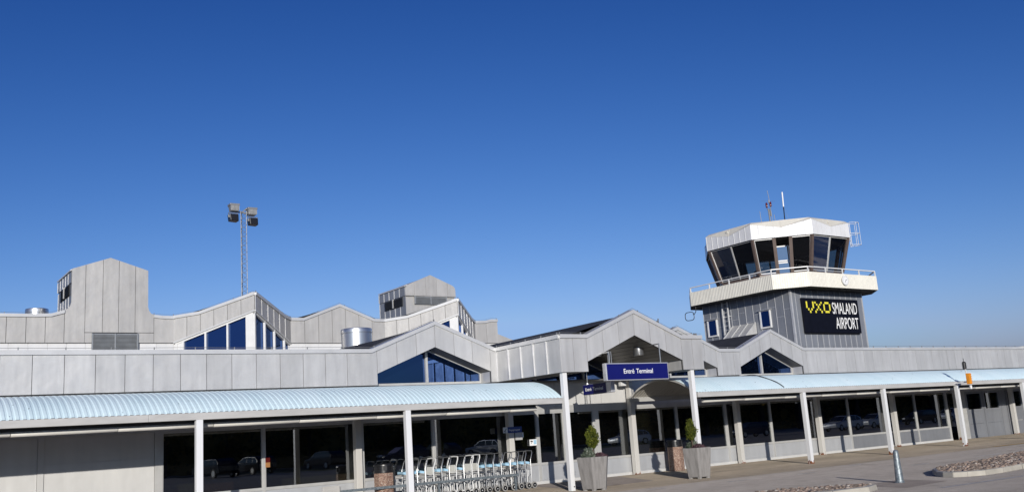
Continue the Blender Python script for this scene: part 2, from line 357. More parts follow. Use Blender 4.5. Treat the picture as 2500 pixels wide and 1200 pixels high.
def text_mesh(txt, name, mat, parent, loc, height, xscale=1.0, facing='-y', align='LEFT', bold=0.0, ext=0.006, width=None):
    cu = bpy.data.curves.new('txt', 'FONT'); cu.body = txt; cu.size = 1; cu.extrude = 0.01; cu.align_x = 'LEFT'; cu.offset = bold
    ob = bpy.data.objects.new('txt', cu); C.objects.link(ob); bpy.context.view_layer.update()
    dg = bpy.context.evaluated_depsgraph_get(); me = bpy.data.meshes.new_from_object(ob.evaluated_get(dg))
    bpy.data.objects.remove(ob); xs = [v.co.x for v in me.vertices]; ys = [v.co.y for v in me.vertices]
    caph = 0.69; s = height/caph; x0 = min(xs); wd = max(xs)-x0
    sx = width/wd if width else s*xscale
    off = OFF.get(parent.name, Vector((0, 0, 0))); L = Vector(loc)-off
    for v in me.vertices:
        x = (v.co.x-x0)*sx; y = v.co.y*s; z = v.co.z/0.01*ext
        if facing == '-y': v.co = L+Vector((x, -z, y))
        elif facing == '-x': v.co = L+Vector((-z, -x, y))
    me.name = name; me.materials.clear(); me.materials.append(MAT[mat]); o = bpy.data.objects.new(name, me); C.objects.link(o)
    o.parent = parent; OFF[o.name] = off; return o

# ------------------------------------------------------------------ ground
g = MB().quad((-900, -900, 0), (900, -900, 0), (900, 1200, 0), (-900, 1200, 0)).build('ground', 'asphalt'); tag(g, 'wide grey asphalt of the forecourt', 'ground', kind='structure')
pv = MB()
pv.quad((-8, 20.3, 0.004), (70, 19.6, 0.004), (70, 22.2, 0.008), (-8, 22.2, 0.008))
pv.quad((-8, 22.2, 0.008), (70, 22.2, 0.008), (70, 26.0, 0.062), (-8, 26.0, 0.062))
tag(pv.build('pavement', 'asphalt_pavement'), 'stained brownish pavement along the glass wall', 'pavement', kind='structure')
tag(MB().quad((18.9, 12.35, 0.004), (20.75, 12.5, 0.004), (21.2, 13.95, 0.004), (19.3, 13.9, 0.004)).build('asphalt_patch', 'asphalt_patch'), 'darker square asphalt patch around the steel bollard', 'patch', kind='structure')
tag(MB().quad((24, -42, .004), (75, -42, .004), (75, -20, .004), (34, -17, .004)).build('lawn', 'grass'), 'mown lawn across the forecourt mirrored in the glass', 'lawn', kind='structure')
zp = lambda y: .013+max(0, y-22.2)*.01422
tag(MB().quad(*[(x, y, zp(y)) for x, y in ((17.9, 22.9), (18.7, 22.25), (20.9, 22.3), (21.6, 24.0), (22.2, 25.55), (18.3, 25.55))]).build('dark_patch', 'asphalt_patch'), 'dark patch on the pavement in front of the entrance doors', 'mat', kind='structure')  # patch in a darker tone than the pavement around it
mk = MB()
for x, y, l in ((17.9, 19.4, .7), (20.5, 18.9, .9), (23.2, 18.6, .8), (26.5, 17.0, .9), (30.5, 17.2, 1.4), (26.8, 19.4, .6), (34, 17.6, 1.2)):
    mk.quad((x, y, .004), (x+l, y-.03, .004), (x+l, y+.06, .004), (x, y+.09, .004))
mk.quad((19.0, 11.55, .004), (27.0, 11.2, .004), (27.0, 11.3, .004), (19.0, 11.65, .004))
tag(mk.build('road_marking', 'line_white'), 'worn white line fragments on the asphalt', 'marking', kind='structure')
tag(MB().quad((37.0, 20.05, .010), (52, 19.75, .010), (52, 19.93, .010), (37.0, 20.23, .010)).build('yellow_line', 'line_yellow'), 'yellow painted line along the pavement edge', 'marking', kind='structure')

# ------------------------------------------------------------------ terminal building (low front)
T = empty('terminal_building', (25, 30, 0), 'long low terminal building clad in grey sheet metal with gabled fascia and glass front', 'building')
YF = 25.28; X0, X1 = -6, 64
top = [(X0, 4.45), (12.8, 4.45), (15.02, 5.31), (17.25, 4.46), (23.3, 4.45), (25.52, 5.25), (27.65, 4.42), (28.79, 4.42), (30.76, 5.20), (32.72, 4.45), (X1, 4.45)]
FH = 0.115
ftop = [(u, z-FH) for u, z in top]
bot = [(X0, 3.39), (12.989, 3.39), (12.99, 3.73), (15.0, 4.51), (17.03, 3.73), (17.031, 3.39), (23.499, 3.39), (23.5, 3.72), (25.52, 4.47), (27.5, 3.69), (27.501, 3.40), (28.799, 3.40), (28.8, 3.72), (30.73, 4.47), (32.63, 3.69), (32.631, 3.39), (X1, 3.39)]
br = [3.07-0.715*i for i in range(13, 0, -1)]+[3.07, 3.77, 4.48, 5.19, 5.89, 6.58, 7.27, 7.95, 8.63, 9.31, 9.99, 10.67, 11.34, 12.02, 12.99, 13.66, 14.34, 15.01, 15.69, 16.36, 17.03, 17.27]
fa = MB(); bk = MB()
strip(fa, (0, YF, 0), (1, 0, 0), (0, -1, 0), br, ftop, bot, back=bk)
fa2, bk2 = fa, bk; fa = MB(); bk = MB()
br2 = [23.2, 23.5, 24.17, 24.85, 25.52, 26.2, 26.86, 27.5, 27.8, 28.45, 28.8, 29.43, 30.08, 30.74, 31.37, 32.0, 32.63]+rng(32.9, X1, 0.665)
strip(fa, (0, YF, 0), (1, 0, 0), (0, -1, 0), br2, ftop, bot, back=bk)
fa2.build('fascia', 'cladding', T); fa.build('fascia', 'cladding', T); bk2.build('fascia_backing', 'joint_dark', T); bk.build('fascia_backing', 'joint_dark', T)
fl = MB(); flash(fl, (0, YF-.03, 0), (1, 0, 0), (0, -1, 0), top, FH); fl.build('flashing', 'flashing', T)
wi = MB(); wire(wi, (0, YF-.03, 0), (1, 0, 0), (0, -1, 0), [p for p in top if p[0] < 17.2], 1.05); wire(wi, (0, YF-.03, 0), (1, 0, 0), (0, -1, 0), [(23.4, 4.5)]+[p for p in top if p[0] > 23.4], 0.95)
wi.build('lightning_wire', 'mast_grey', T)
# gable soffits and cheeks, soffit under the straight fascia
sf = MB(); ck = MB(); YG = 25.86
for (a, za), (m, zm), (b, zb) in (((12.99, 3.73), (15.0, 4.51), (17.03, 3.73)), ((23.5, 3.72), (25.52, 4.47), (27.5, 3.69)), ((28.8, 3.72), (30.73, 4.47), (32.63, 3.69))):
    for (p, zp), (q, zq) in (((a, za), (m, zm)), ((m, zm), (b, zb))):
        sf.hexa([(p, YF+.001, zp), (q, YF+.001, zq), (q, YG+.1, zq), (p, YG+.1, zp), (p, YF+.001, zp+.04), (q, YF+.001, zq+.04), (q, YG+.1, zq+.04), (p, YG+.1, zp+.04)])
    for e0, e1, ze in ((a-.05, a-.001, za), (b+.001, b+.05, zb)): MB().box(e0, e1, YF+.052, YG, 3.39, ze).build('gable_cheek', 'cladding', T)
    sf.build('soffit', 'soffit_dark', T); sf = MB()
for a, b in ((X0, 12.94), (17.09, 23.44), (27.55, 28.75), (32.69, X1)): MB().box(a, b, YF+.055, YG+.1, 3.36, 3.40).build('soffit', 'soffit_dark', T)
# gable windows
def gable_window(a, za, m, zm, b, zb, z0, mull):
    fr = MB(); y = YG
    fr.box(a, b, y-.03, y+.03, z0, z0+.07)
    for x in mull:
        z = lerp([(a, za), (m, zm), (b, zb)], x); fr.box(x-.04, x+.04, y-.05, y+.03, z0+.07, z-.03)
    fr.box(b-.05, b, y-.03, y+.03, z0+.07, zb)
    for (p, zp), (q, zq) in (((a, za), (m, zm)), ((m, zm), (b, zb))): fr.bar((p, y, zp-.015), (q, y, zq-.015), .05, .03)
    f = fr.build('window', 'frame_grey', T)
    MB().prism([(a, y+.035, z0), (b, y+.035, z0), (b, y+.035, zb), (m, y+.035, zm), (a, y+.035, za)], (0, .02, 0)).build('pane', 'glass_high', f)
gable_window(13.0, 3.72, 15.0, 4.50, 17.02, 3.72, 3.40, [15.0])
gable_window(23.5, 3.71, 25.52, 4.46, 27.49, 3.68, 3.40, [25.52])
gable_window(28.81, 3.71, 30.73, 4.46, 32.62, 3.68, 3.40, [30.73])
gable_window(18.2, 3.70, 20.26, 4.50, 22.3, 3.70, 3.30, [19.2, 20.26, 21.3])
# roofs
rf = MB()
rf.box(X0, X1, 26.1, 41.5, 4.18, 4.30)
def gable_roof(xl, xm, xr, zl, zr, y1, zrid, hip=0):
    yf = YF+.2
    rf.add([(xl, yf, zl-.06), (xm, yf, zrid), (xr, yf, zl-.06), (xl-.4, y1-hip, zl-.1), (xm, y1, zr), (xr+.4, y1-hip, zl-.1), (xl, y1+2, 4.2), (xr, y1+2, 4.2)],
           [(0, 1, 4, 3), (1, 2, 5, 4), (3, 4, 6), (4, 5, 7), (4, 7, 6)])
rf.add([(12.8, YF+.2, 4.40), (15.02, YF+.2, 5.22), (15.05, 29.2, 5.20), (12.6, 27.0, 4.65), (11.3, 25.9, 4.32), (17.25, YF+.2, 4.40), (17.25, 29.2, 4.4), (13, 33, 4.2)],
       [(0, 1, 2, 3), (0, 3, 4), (1, 5, 6, 2), (2, 6, 7), (3, 2, 7)])
gable_roof(23.3, 25.52, 27.65, 4.42, 5.1, 31, 5.14); gable_roof(28.79, 30.76, 32.72, 4.42, 5.13, 31.5, 5.10)
rf.build('roof', 'felt', T)
# glass wall
YW = 25.75
ZB, ZS0, ZS1, ZH = 0.05, 0.66, 0.74, 2.37
mul_x = [(6.75, 6.95), (9.62, 9.69), (12.60, 12.67), (15.03, 15.10), (18.0, 18.07), (19.02, 19.10), (20.15, 20.33), (21.49, 21.72), (23.30, 23.37), (25.48, 25.56), (28.10, 28.20), (30.73, 30.80), (33.74, 33.80), (35.84, 35.91), (39.12, 39.18), (40.90, 40.97), (43.50, 43.64)]
bays = [(p[1], q[0]) for p, q in zip(mul_x, mul_x[1:])]
bp = MB()
for i, (a, b) in enumerate(bays):
    f = MB()
    f.box(a, b, YW-.05, YW+.04, ZS0, ZS1); f.box(a, b, YW-.045, YW+.04, ZH-.05, ZH)
    f.box(a, a+.022, YW-.045, YW+.04, ZS1, ZH-.05); f.box(b-.022, b, YW-.045, YW+.04, ZS1, ZH-.05)
    w = f.build('window', 'frame_grey', T)
    MB().box(a+.022, b-.022, YW-.005, YW+.01, ZS1, ZH-.05).build('pane', 'glass_ground', w)
    q = MB(); q.box(a, b, YW-.03, YW+.03, ZB+.10, ZS0-.006); q.box(a+.05, b-.05, YW-.042, YW-.03, ZB+.15, ZS0-.05)
    q.build('base_panel', 'base_panel' if i < 13 else 'base_panel_dark', T)
bp.box(6.75, 43.64, YW-.07, YW-.061, ZB-.05, ZB+.10); bp.build('plinth', 'wall_panel', T)
for b, c in mul_x:
    MB().box(b, c, YW-.06, YW+.05, .03, ZH).build('mullion', 'frame_grey', T)
hd = MB(); hd.box(X0, X1, YW-.06, YW+.06, ZH, ZH+.20); hd.build('header_beam', 'frame_grey', T)
up = MB(); strip(up, (0, YW, 0), (1, 0, 0), (0, -1, 0), rng(X0, 18.0, 2.65)+rng(19.9, 24, 2.05)[0:]+rng(26.6, X1, 2.65), [(X0, 3.36), (X1, 3.36)], [(X0, ZH+.2), (X1, ZH+.2)], th=.02)
up.box(X0, X1, YW+.0, YW+.05, ZH+.2, 3.36); up.build('upper_wall', 'wall_panel', T)
# blank wall at the left
bw = MB(); strip(bw, (0, YW, 0), (1, 0, 0), (0, -1, 0), [X0, -3.2, .45, 4.02], [(X0, 1.72), (8, 1.72)], [(X0, .03), (8, .03)], th=.03)
strip(bw, (0, YW, 0), (1, 0, 0), (0, -1, 0), [X0, -3.2, .45, 4.02], [(X0, ZH), (8, ZH)], [(X0, 1.73), (8, 1.73)], th=.03)
strip(bw, (0, YW, 0), (1, 0, 0), (0, -1, 0), [4.16, 6.75], [(X0, 1.72), (8, 1.72)], [(X0, .03), (8, .03)], th=.03)
strip(bw, (0, YW, 0), (1, 0, 0), (0, -1, 0), [4.16, 6.75], [(X0, ZH), (8, ZH)], [(X0, 1.73), (8, 1.73)], th=.03)
bw.box(4.02, 4.16, YW-.06, YW, .03, ZH); bw.box(X0, 6.75, YW+.001, YW+.1, 0, ZH); bw.build('blank_wall', 'wall_panel', T)
# inner posts against the glass
for x in (12.38, 17.78, 23.10, 28.55, 33.50, 38.86, 44.07, 49.24, 54.6):
    MB().box(x-.095, x+.095, 25.40, 25.60, .03, 3.36 if 17 < x < 24 else 2.60).build('post', 'post_grey', T, bevel=.008)
# right-hand door group
dx = MB(); dx.box(43.64, 64, YW-.02, YW+.05, 2.30, ZH)
dx.box(44.9, 45.25, YW-.05, YW+.05, .03, 2.30); dx.box(44.3, 44.9, YW-.02, YW+.03, .03, .7); dx.build('door_frame', 'frame_grey', T)
MB().box(43.64, 44.9, YW, YW+.02, .7, 2.30).build('pane', 'glass_ground', T)
x = 45.25
while x < 62:
    d = MB(); w = 1.60
    d.box(x, x+.18, YW-.04, YW+.03, .06, 2.30); d.box(x+w-.12, x+w, YW-.04, YW+.03, .06, 2.30); d.box(x+.18, x+w-.12, YW-.04, YW+.03, .06, .20)
    d.box(x+.18, x+w-.12, YW-.04, YW+.03, 1.34, 1.44); d.box(x+.18, x+w-.12, YW-.04, YW+.03, 2.20, 2.30)
    d.box(x+.18, x+w-.12, YW-.025, YW+.02, .74, 1.34); d.box(x+.18, x+w-.12, YW-.025, YW+.02, .20, .73)
    dd = d.build('door', 'base_panel_dark', T)
    MB().box(x+.18, x+w-.12, YW, YW+.02, 1.44, 2.20).build('pane', 'glass_ground', dd)
    x += w+.04
    if 48.3 < x < 48.6:
        MB().box(x, x+.55, YW-.03, YW+.03, .06, 2.30).build('wall_panel', 'base_panel_dark', T); x += .6
# interior
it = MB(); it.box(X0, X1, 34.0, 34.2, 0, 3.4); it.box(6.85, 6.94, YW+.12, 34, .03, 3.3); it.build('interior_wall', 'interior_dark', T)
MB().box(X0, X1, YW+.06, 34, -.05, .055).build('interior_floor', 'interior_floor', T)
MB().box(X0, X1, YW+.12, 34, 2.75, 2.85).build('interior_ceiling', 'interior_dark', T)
for (a, b, z0, z1, y) in ((7.5, 8.3, 2.0, 2.5, 27.2), (11.6, 11.95, 1.95, 2.6, 27), (16.5, 17.3, 1.8, 2.6, 27.3), (23.35, 24.75, .75, 2.6, 26.3), (30.0, 30.9, 2.05, 2.6, 27.5), (35.2, 35.9, 2.0, 2.6, 27.5), (37.6, 37.75, .1, 2.6, 26.6), (42.6, 42.75, .1, 2.6, 26.6)):
    cu = MB(); n = int((b-a)/.05)+1
    for i in range(n):
        xa = a+(b-a)*i/n; xb = a+(b-a)*(i+1)/n; cu.quad((xa, y+.03*(i % 2), z0), (xb, y+.03*((i+1) % 2), z0), (xb, y+.03*((i+1) % 2), z1), (xa, y+.03*(i % 2), z1))
    cu.build('curtain', 'curtain', T, fix=False)
for x0_, x1_, y_, h_, mt_, lb_ in ((7.35, 8.25, 27.0, .98, 'curtain', 'beige display panel standing behind the leftmost glass bay'), (8.40, 9.35, 27.3, .92, 'wood_orange', 'orange wooden display panel behind the leftmost glass bay'), (10.9, 13.3, 27.6, .88, 'curtain', 'long low beige display panel behind the second glass bay')):
    dp = empty('display_panel', ((x0_+x1_)/2, y_, .055), lb_, 'panel', 'display panels behind the glass')
    MB().box(x0_, x1_, y_, y_+.04, .12, h_).build('board', mt_, dp, bevel=.006)
    for xx in (x0_+.08, x1_-.08): MB().box(xx-.02, xx+.02, y_+.041, y_+.07, .055, h_-.05).build('foot', 'steel', dp)
ac = empty('armchair', (30.2, 27.1, .055), 'yellow lounge chair behind the glass right of the planter', 'chair')
MB().box(29.85, 30.55, 26.8, 27.45, .36, .50).build('seat', 'letter_yellow', ac, bevel=.04)
MB().hexa([(29.9, 27.36, .5), (30.5, 27.36, .5), (30.5, 27.48, .5), (29.9, 27.48, .5), (29.95, 27.50, 1.02), (30.45, 27.50, 1.02), (30.45, 27.58, 1.02), (29.95, 27.58, 1.02)]).build('backrest', 'letter_yellow', ac, bevel=.03)
for xx in (29.92, 30.48):
    for yy in (26.88, 27.38): MB().box(xx-.02, xx+.02, yy-.02, yy+.02, .055, .36).build('leg', 'steel', ac)
# meter box on the post left of the entrance
MB().box(20.14, 20.34, YW-.16, YW-.06, .86, 1.28).build('meter_box', 'black_paint', T, bevel=.01)
MB().box(22.53, 22.78, 25.28, 25.42, 3.13, 3.27).build('wall_lamp', 'frame_white', T, bevel=.015)

# ------------------------------------------------------------------ upper hall with folded roof line
Hh = empty('upper_hall', (18, 45, 0), 'higher hall behind the low roof with zigzag grey fascia and pointed glazed bays', 'building')
YC = 42.0
cb = MB(); cfl = MB(); cwi = MB()
LOW = 7.77; BOT = 6.61
def hall_wall(xa, xb, tp, step=0.70, offs=None):
    cf = MB(); strip(cf, (0, YC, 0), (1, 0, 0), (0, -1, 0), offs or rng(xa, xb, step), [(u, z-.13) for u, z in tp], [(xa-1, BOT), (xb+1, BOT)], gap=.02, back=cb)
    flash(cfl, (0, YC-.03, 0), (1, 0, 0), (0, -1, 0), tp, .13, .06, .3); wire(cwi, (0, YC-.03, 0), (1, 0, 0), (0, -1, 0), tp, 1.4); cf.build('fascia', 'cladding_high', Hh)
hall_wall(-6, 7.4, [(-6, LOW), (6.3, LOW), (6.9, 7.80), (7.4, 7.95)])
hall_wall(10.95, 11.8, [(10.95, 7.82), (11.3, 7.78), (11.8, LOW)])
hall_wall(17.14, 22.10, [(17.14, 7.79), (17.8, 7.79), (19.67, 8.50), (21.5, 7.80), (22.10, 7.79)])
hall_wall(27.44, 28.91, [(27.44, 7.78), (28.1, 7.80), (28.5, 7.89), (28.91, 7.89)])
r2 = math.sqrt(.5)
def prow(xl, xm, xr):
    h = xm-xl; L = h/r2; ya = YC-h
    for side in (0, 1):
        if side == 0: O = (xl, YC, 0); U = (r2, -r2, 0); Nv = (-r2, -r2, 0); tp = [(0, 7.79), (L*.32, 7.87), (L, 8.50)]; bt = [(0, 6.61), (L, 7.70)]
        else: O = (xm, ya, 0); U = (r2, r2, 0); Nv = (r2, -r2, 0); tp = [(0, 8.50), (L*.78, 7.86), (L, 7.79)]; bt = [(0, 7.70), (L, 6.61)]
        cf = MB(); cs = MB(); strip(cf, O, U, Nv, rng(0, L, .63), [(u, z-.13) for u, z in tp], bt, gap=.02, back=cb, seam=cs if side else None, srib=(.028, .018))
        flash(cfl, Vector(O)+Vector(Nv)*.03, U, Nv, tp, .13, .06, .3); wire(cwi, Vector(O)+Vector(Nv)*.03, U, Nv, tp, 1.4)
        flash(cfl, Vector(O)+Vector(Nv)*.03, U, Nv, [(u, z+.03) for u, z in bt], .06, .012, .15)
        cf.build('fascia', 'cladding_high', Hh)
        if side: build_each(cs, 'standing_seam', 'seam_metal', Hh)
        # glazing under the fascia
        Ov = Vector(O); Uv = Vector(U); Nn = Vector(Nv); fr = MB()
        us = [.10, .42, 1.46, 2.48, 3.50] if side == 0 else [.08, 1.10, 2.12, 3.20]
        zt = lambda u: lerp(bt, u)-.02
        for k, u in enumerate(us):
            w = .075 if k else .10
            if side == 0 and u > 3.4: w = .34
            fr.prism([Ov+Uv*(u-w/2)-Nn*.12+Vector((0, 0, z)) for z in (4.3,)]+[Ov+Uv*(u+w/2)-Nn*.12+Vector((0, 0, 4.3)), Ov+Uv*(u+w/2)-Nn*.12+Vector((0, 0, zt(u+w/2))), Ov+Uv*(u-w/2)-Nn*.12+Vector((0, 0, zt(u-w/2)))], Nn*.10)
        if side == 0: fr.prism([Ov+Uv*.1-Nn*.12+Vector((0, 0, 4.3)), Ov+Uv*.40-Nn*.12+Vector((0, 0, 4.3)), Ov+Uv*.40-Nn*.12+Vector((0, 0, zt(.4))), Ov+Uv*.1-Nn*.12+Vector((0, 0, zt(.1)))], Nn*.06)
        a, b = (0.05, L)
        fr.prism([Ov+Uv*a-Nn*.12+Vector((0, 0, zt(a)-.09)), Ov+Uv*b-Nn*.12+Vector((0, 0, zt(b)-.09)), Ov+Uv*b-Nn*.12+Vector((0, 0, zt(b))), Ov+Uv*a-Nn*.12+Vector((0, 0, zt(a)))], Nn*.09)
        win = fr.build('window', 'frame_white', Hh)
        MB().prism([Ov+Uv*.05-Nn*.13+Vector((0, 0, 4.3)), Ov+Uv*(L-.02)-Nn*.13+Vector((0, 0, 4.3)), Ov+Uv*(L-.02)-Nn*.13+Vector((0, 0, zt(L-.02))), Ov+Uv*.05-Nn*.13+Vector((0, 0, zt(.05)))], -Nn*.02).build('pane', 'glass_high', win)
    return [(xl, YC, 7.7), (xm, ya+.05, 8.42), (xr, YC, 7.7), (xm, 47, 8.4), (xl, 47, 7.7), (xr, 47, 7.7)]
hr = MB()
for a in ((11.80, 14.47, 17.14), (22.10, 24.77, 27.44)):
    v = prow(*a); hr.add(v, [(0, 1, 3, 4), (1, 2, 5, 3)])
hr.add([(17.14, 42.1, 7.7), (19.67, 42.1, 8.42), (22.1, 42.1, 7.7), (17.14, 47, 7.7), (19.67, 47, 8.42), (22.1, 47, 7.7)], [(0, 1, 4, 3), (1, 2, 5, 4)])
hr.box(-6, 28.9, 42.3, 56, 7.5, 7.66); hr.build('roof', 'felt', Hh)
cb.build('fascia_backing', 'joint_dark', Hh)
cfl.build('flashing', 'flashing', Hh); cwi.build('lightning_wire', 'mast_grey', Hh)
lw = MB(); strip(lw, (0, YC+.10, 0), (1, 0, 0), (0, -1, 0), rng(-6, 11.8, .70), [(-6, 6.62), (30, 6.62)], [(-6, 4.3), (30, 4.3)], gap=.02)
strip(lw, (0, YC+.10, 0), (1, 0, 0), (0, -1, 0), rng(17.2, 22.05, .70), [(-6, 6.62), (30, 6.62)], [(-6, 4.3), (30, 4.3)], gap=.02)
strip(lw, (0, YC+.10, 0), (1, 0, 0), (0, -1, 0), rng(27.5, 28.9, .70), [(-6, 6.62), (30, 6.62)], [(-6, 4.3), (30, 4.3)], gap=.02)
lw.box(-6, 28.9, YC+.095, YC+.2, 4.3, 6.62); lw.build('lower_wall', 'cladding_white', Hh)
ew = MB(); ew.box(28.80, 28.91, YC+.05, 56, 4.3, 7.75); ew.build('end_wall', 'cladding_high', Hh)
sw = MB(); sw.prism([(28.95, 43, 4.3), (32.3, 43, 4.3), (32.3, 43, 6.4), (30.3, 43, 7.0), (28.95, 43, 7.45)], (0, .3, 0)); sw.build('side_parapet', 'cladding_high', Hh)
# ventilation tower flush with the hall wall
vt = MB(); vb = MB(); vs = MB(); vf = MB()
PX0, PX1, PM = 7.646, 10.703, 9.15
def fil(cx, cz, r, a0, a1, n=6): return [(cx+r*math.cos(RAD(a0+(a1-a0)*i/n)), cz+r*math.sin(RAD(a0+(a1-a0)*i/n))) for i in range(n+1)]
ztop = [(7.40, 7.95), (7.52, 8.02), (7.60, 8.13), (7.64, 8.28), (7.646, 9.69), (9.15, 10.23), (10.695, 9.74), (10.703, 8.16), (10.74, 8.00), (10.82, 7.88), (10.95, 7.82)]
strip(vt, (0, YC-.005, 0), (1, 0, 0), (0, -1, 0), [7.40, 8.18, 8.86, 9.50, 10.17, 10.95], ztop, [(7.4, BOT), (8.175, BOT), (8.18, 7.04), (10.84, 7.04), (10.95, 7.04)], gap=.018, back=vb)
strip(vt, (0, YC, 0), (1, 0, 0), (0, -1, 0), [8.18, 8.47], [(7, 7.02), (11, 7.02)], [(7, BOT), (11, BOT)], gap=.01); strip(vt, (0, YC, 0), (1, 0, 0), (0, -1, 0), [10.28, 10.95], [(7, 7.02), (11, 7.02)], [(7, BOT), (11, BOT)], gap=.01)
vt.build('ventilation_tower', 'cladding_high', Hh); vb.build('ventilation_backing', 'joint_dark', Hh)
def vent_box(x0, x1, y0, y1, zm, zl, zr, zbase, front):
    b = MB(); xm = (x0+x1)/2
    b.prism([(x0+.03, y0+.06, zbase), (x1-.03, y0+.06, zbase), (x1-.03, y0+.06, zr-.04), (xm, y0+.06, zm-.05), (x0+.03, y0+.06, zl-.04)], (0, y1-y0-.06, 0))
    if front:
        ft = [(x0, zl-.35), (x0+.02, zl-.16), (x0+.09, zl-.04), (x0+.22, zl+.04), (xm, zm), (x1-.22, zr+.04), (x1-.09, zr-.04), (x1-.02, zr-.16), (x1, zr-.35)]
        strip(b, (0, y0+.03, 0), (1, 0, 0), (0, -1, 0), [x0, x0+.55, x0+1.25, x0+1.93, x0+2.6, x1], ft, [(x0, 9.36), (x1, 9.36)], th=.06, gap=.012)
        b.box(x0, x1, y0-.06, y0+.06, 9.29, 9.35)
    body = b.build('ventilation_box', 'cladding_high', Hh)
    sd_ = MB(); rb = MB(); n = 4
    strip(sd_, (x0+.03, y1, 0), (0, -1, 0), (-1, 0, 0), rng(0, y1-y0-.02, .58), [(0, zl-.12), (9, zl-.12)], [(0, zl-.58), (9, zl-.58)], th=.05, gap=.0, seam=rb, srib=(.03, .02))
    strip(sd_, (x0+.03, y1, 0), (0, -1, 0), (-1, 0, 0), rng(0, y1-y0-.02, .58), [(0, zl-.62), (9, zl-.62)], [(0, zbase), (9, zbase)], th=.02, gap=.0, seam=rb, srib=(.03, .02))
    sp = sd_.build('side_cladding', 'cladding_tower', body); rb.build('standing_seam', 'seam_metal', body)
    ro = MB(); ro.hexa([(x0-.06, y0-.02, zl-.10), (x0+.14, y0-.02, zl-.02), (x0+.14, y1, zl-.02), (x0-.06, y1, zl-.10), (x0-.06, y0-.02, zl-.04), (x0+.14, y0-.02, zl+.04), (x0+.14, y1, zl+.04), (x0-.06, y1, zl-.04)])
    ro.build('eave', 'flashing', body)
    lo = MB(); zt = zl-.60; yb, ya = y0+.28, y1-.65
    lo.box(x0-.02, x0-.005, yb, ya, zt-.47, zt)
    for i in range(8): z = zt-.45+i*.056; lo.hexa([(x0-.07, yb, z-.02), (x0-.02, yb, z+.02), (x0-.02, ya, z+.02), (x0-.07, ya, z-.02), (x0-.07, yb, z-.01), (x0-.02, yb, z+.03), (x0-.02, ya, z+.03), (x0-.07, ya, z-.01)])
    lo.build('louvre', 'louvre_dark', body); MB().box(x0-.09, x0-.02, (ya+yb)/2-.04, (ya+yb)/2+.04, zt-.47, zt).build('louvre_mullion', 'frame_grey', body)
    return body
vent_box(PX0, PX1, YC+.05, 44.95, 10.25, 9.70, 9.75, 7.6, False)
b2 = vent_box(24.18, 27.30, 43.5, 46.45, 10.46, 9.87, 9.90, 7.6, True)
def front_louvre(x0, x1, y, z0, z1, par):
    lo = MB(); lo.box(x0, x1, y-.02, y-.005, z0, z1); n = int((z1-z0)/.055)
    for i in range(n):
        z = z0+.02+i*(z1-z0-.03)/n; lo.hexa([(x0, y-.07, z-.02), (x1, y-.07, z-.02), (x1, y-.02, z+.02), (x0, y-.02, z+.02), (x0, y-.07, z-.008), (x1, y-.07, z-.008), (x1, y-.02, z+.032), (x0, y-.02, z+.032)])
    for x in (x0, (x0+x1)/2, x1): lo.box(x-.03, x+.03, y-.08, y-.02, z0, z1)
    lo.build('louvre', 'louvre', par)
front_louvre(8.48, 10.27, YC-.02, 5.6, 7.0, Hh); front_louvre(24.74, 26.68, 43.52, 8.86, 9.28, b2)

# ------------------------------------------------------------------ roof ventilators and floodlight mast
def drum(x, y, z0, z1, r, label):
    o = empty('roof_ventilator', (x, y, z0), label, 'ventilator')
    MB().lathe([(r, z0), (r, z1-.16), (r*1.0, z1-.155), (r*1.03, z1-.15), (r*1.03, z1-.03), (r*1.01, z1), (r*.9, z1+.015), (.02, z1+.03)], (x, y, 0), 40).build('drum', 'steel_bright', o, smooth=True)
    MB().lathe([(r*.97, z1-.19), (r*1.015, z1-.185), (r*1.015, z1-.175), (r*.97, z1-.17)], (x, y, 0), 40).build('rim', 'steel', o, smooth=True)
drum(16.14, 33, 4.28, 6.07, .58, 'wide shiny steel ventilator drum on the low roof beside the dark felt gable')
drum(6.98, 46, 7.66, 8.56, .46, 'shiny steel ventilator top showing over the roof edge left of the tall vent tower')
M = empty('floodlight_mast', (21.4, 60, 0), 'slender lattice mast behind the hall carrying four floodlights', 'light mast')
lt = MB(); mx, my = 21.32, 60; w = .21
legs = [(-w, -w), (w, -w), (w*0, w)]
for a, b in legs: lt.tube([(mx+a, my+b, 4), (mx+a*.9, my+b*.9, 17.5)], .022, 6)
for i in range(44):
    z = 4+i*.306
    for k in range(3):
        a, b = legs[k], legs[(k+1) % 3]
        if i % 2: a, b = b, a
        lt.tube([(mx+a[0], my+a[1], z), (mx+b[0], my+b[1], z+.306)], .012, 4)
lt.build('lattice', 'mast_grey', M)
MB().bar((mx-.75, my, 17.45), (mx+.85, my, 17.38), .09, .09).bar((mx-.1, my, 17.4), (mx+.3, my, 17.75), .07, .07).build('crossarm', 'mast_grey', M)
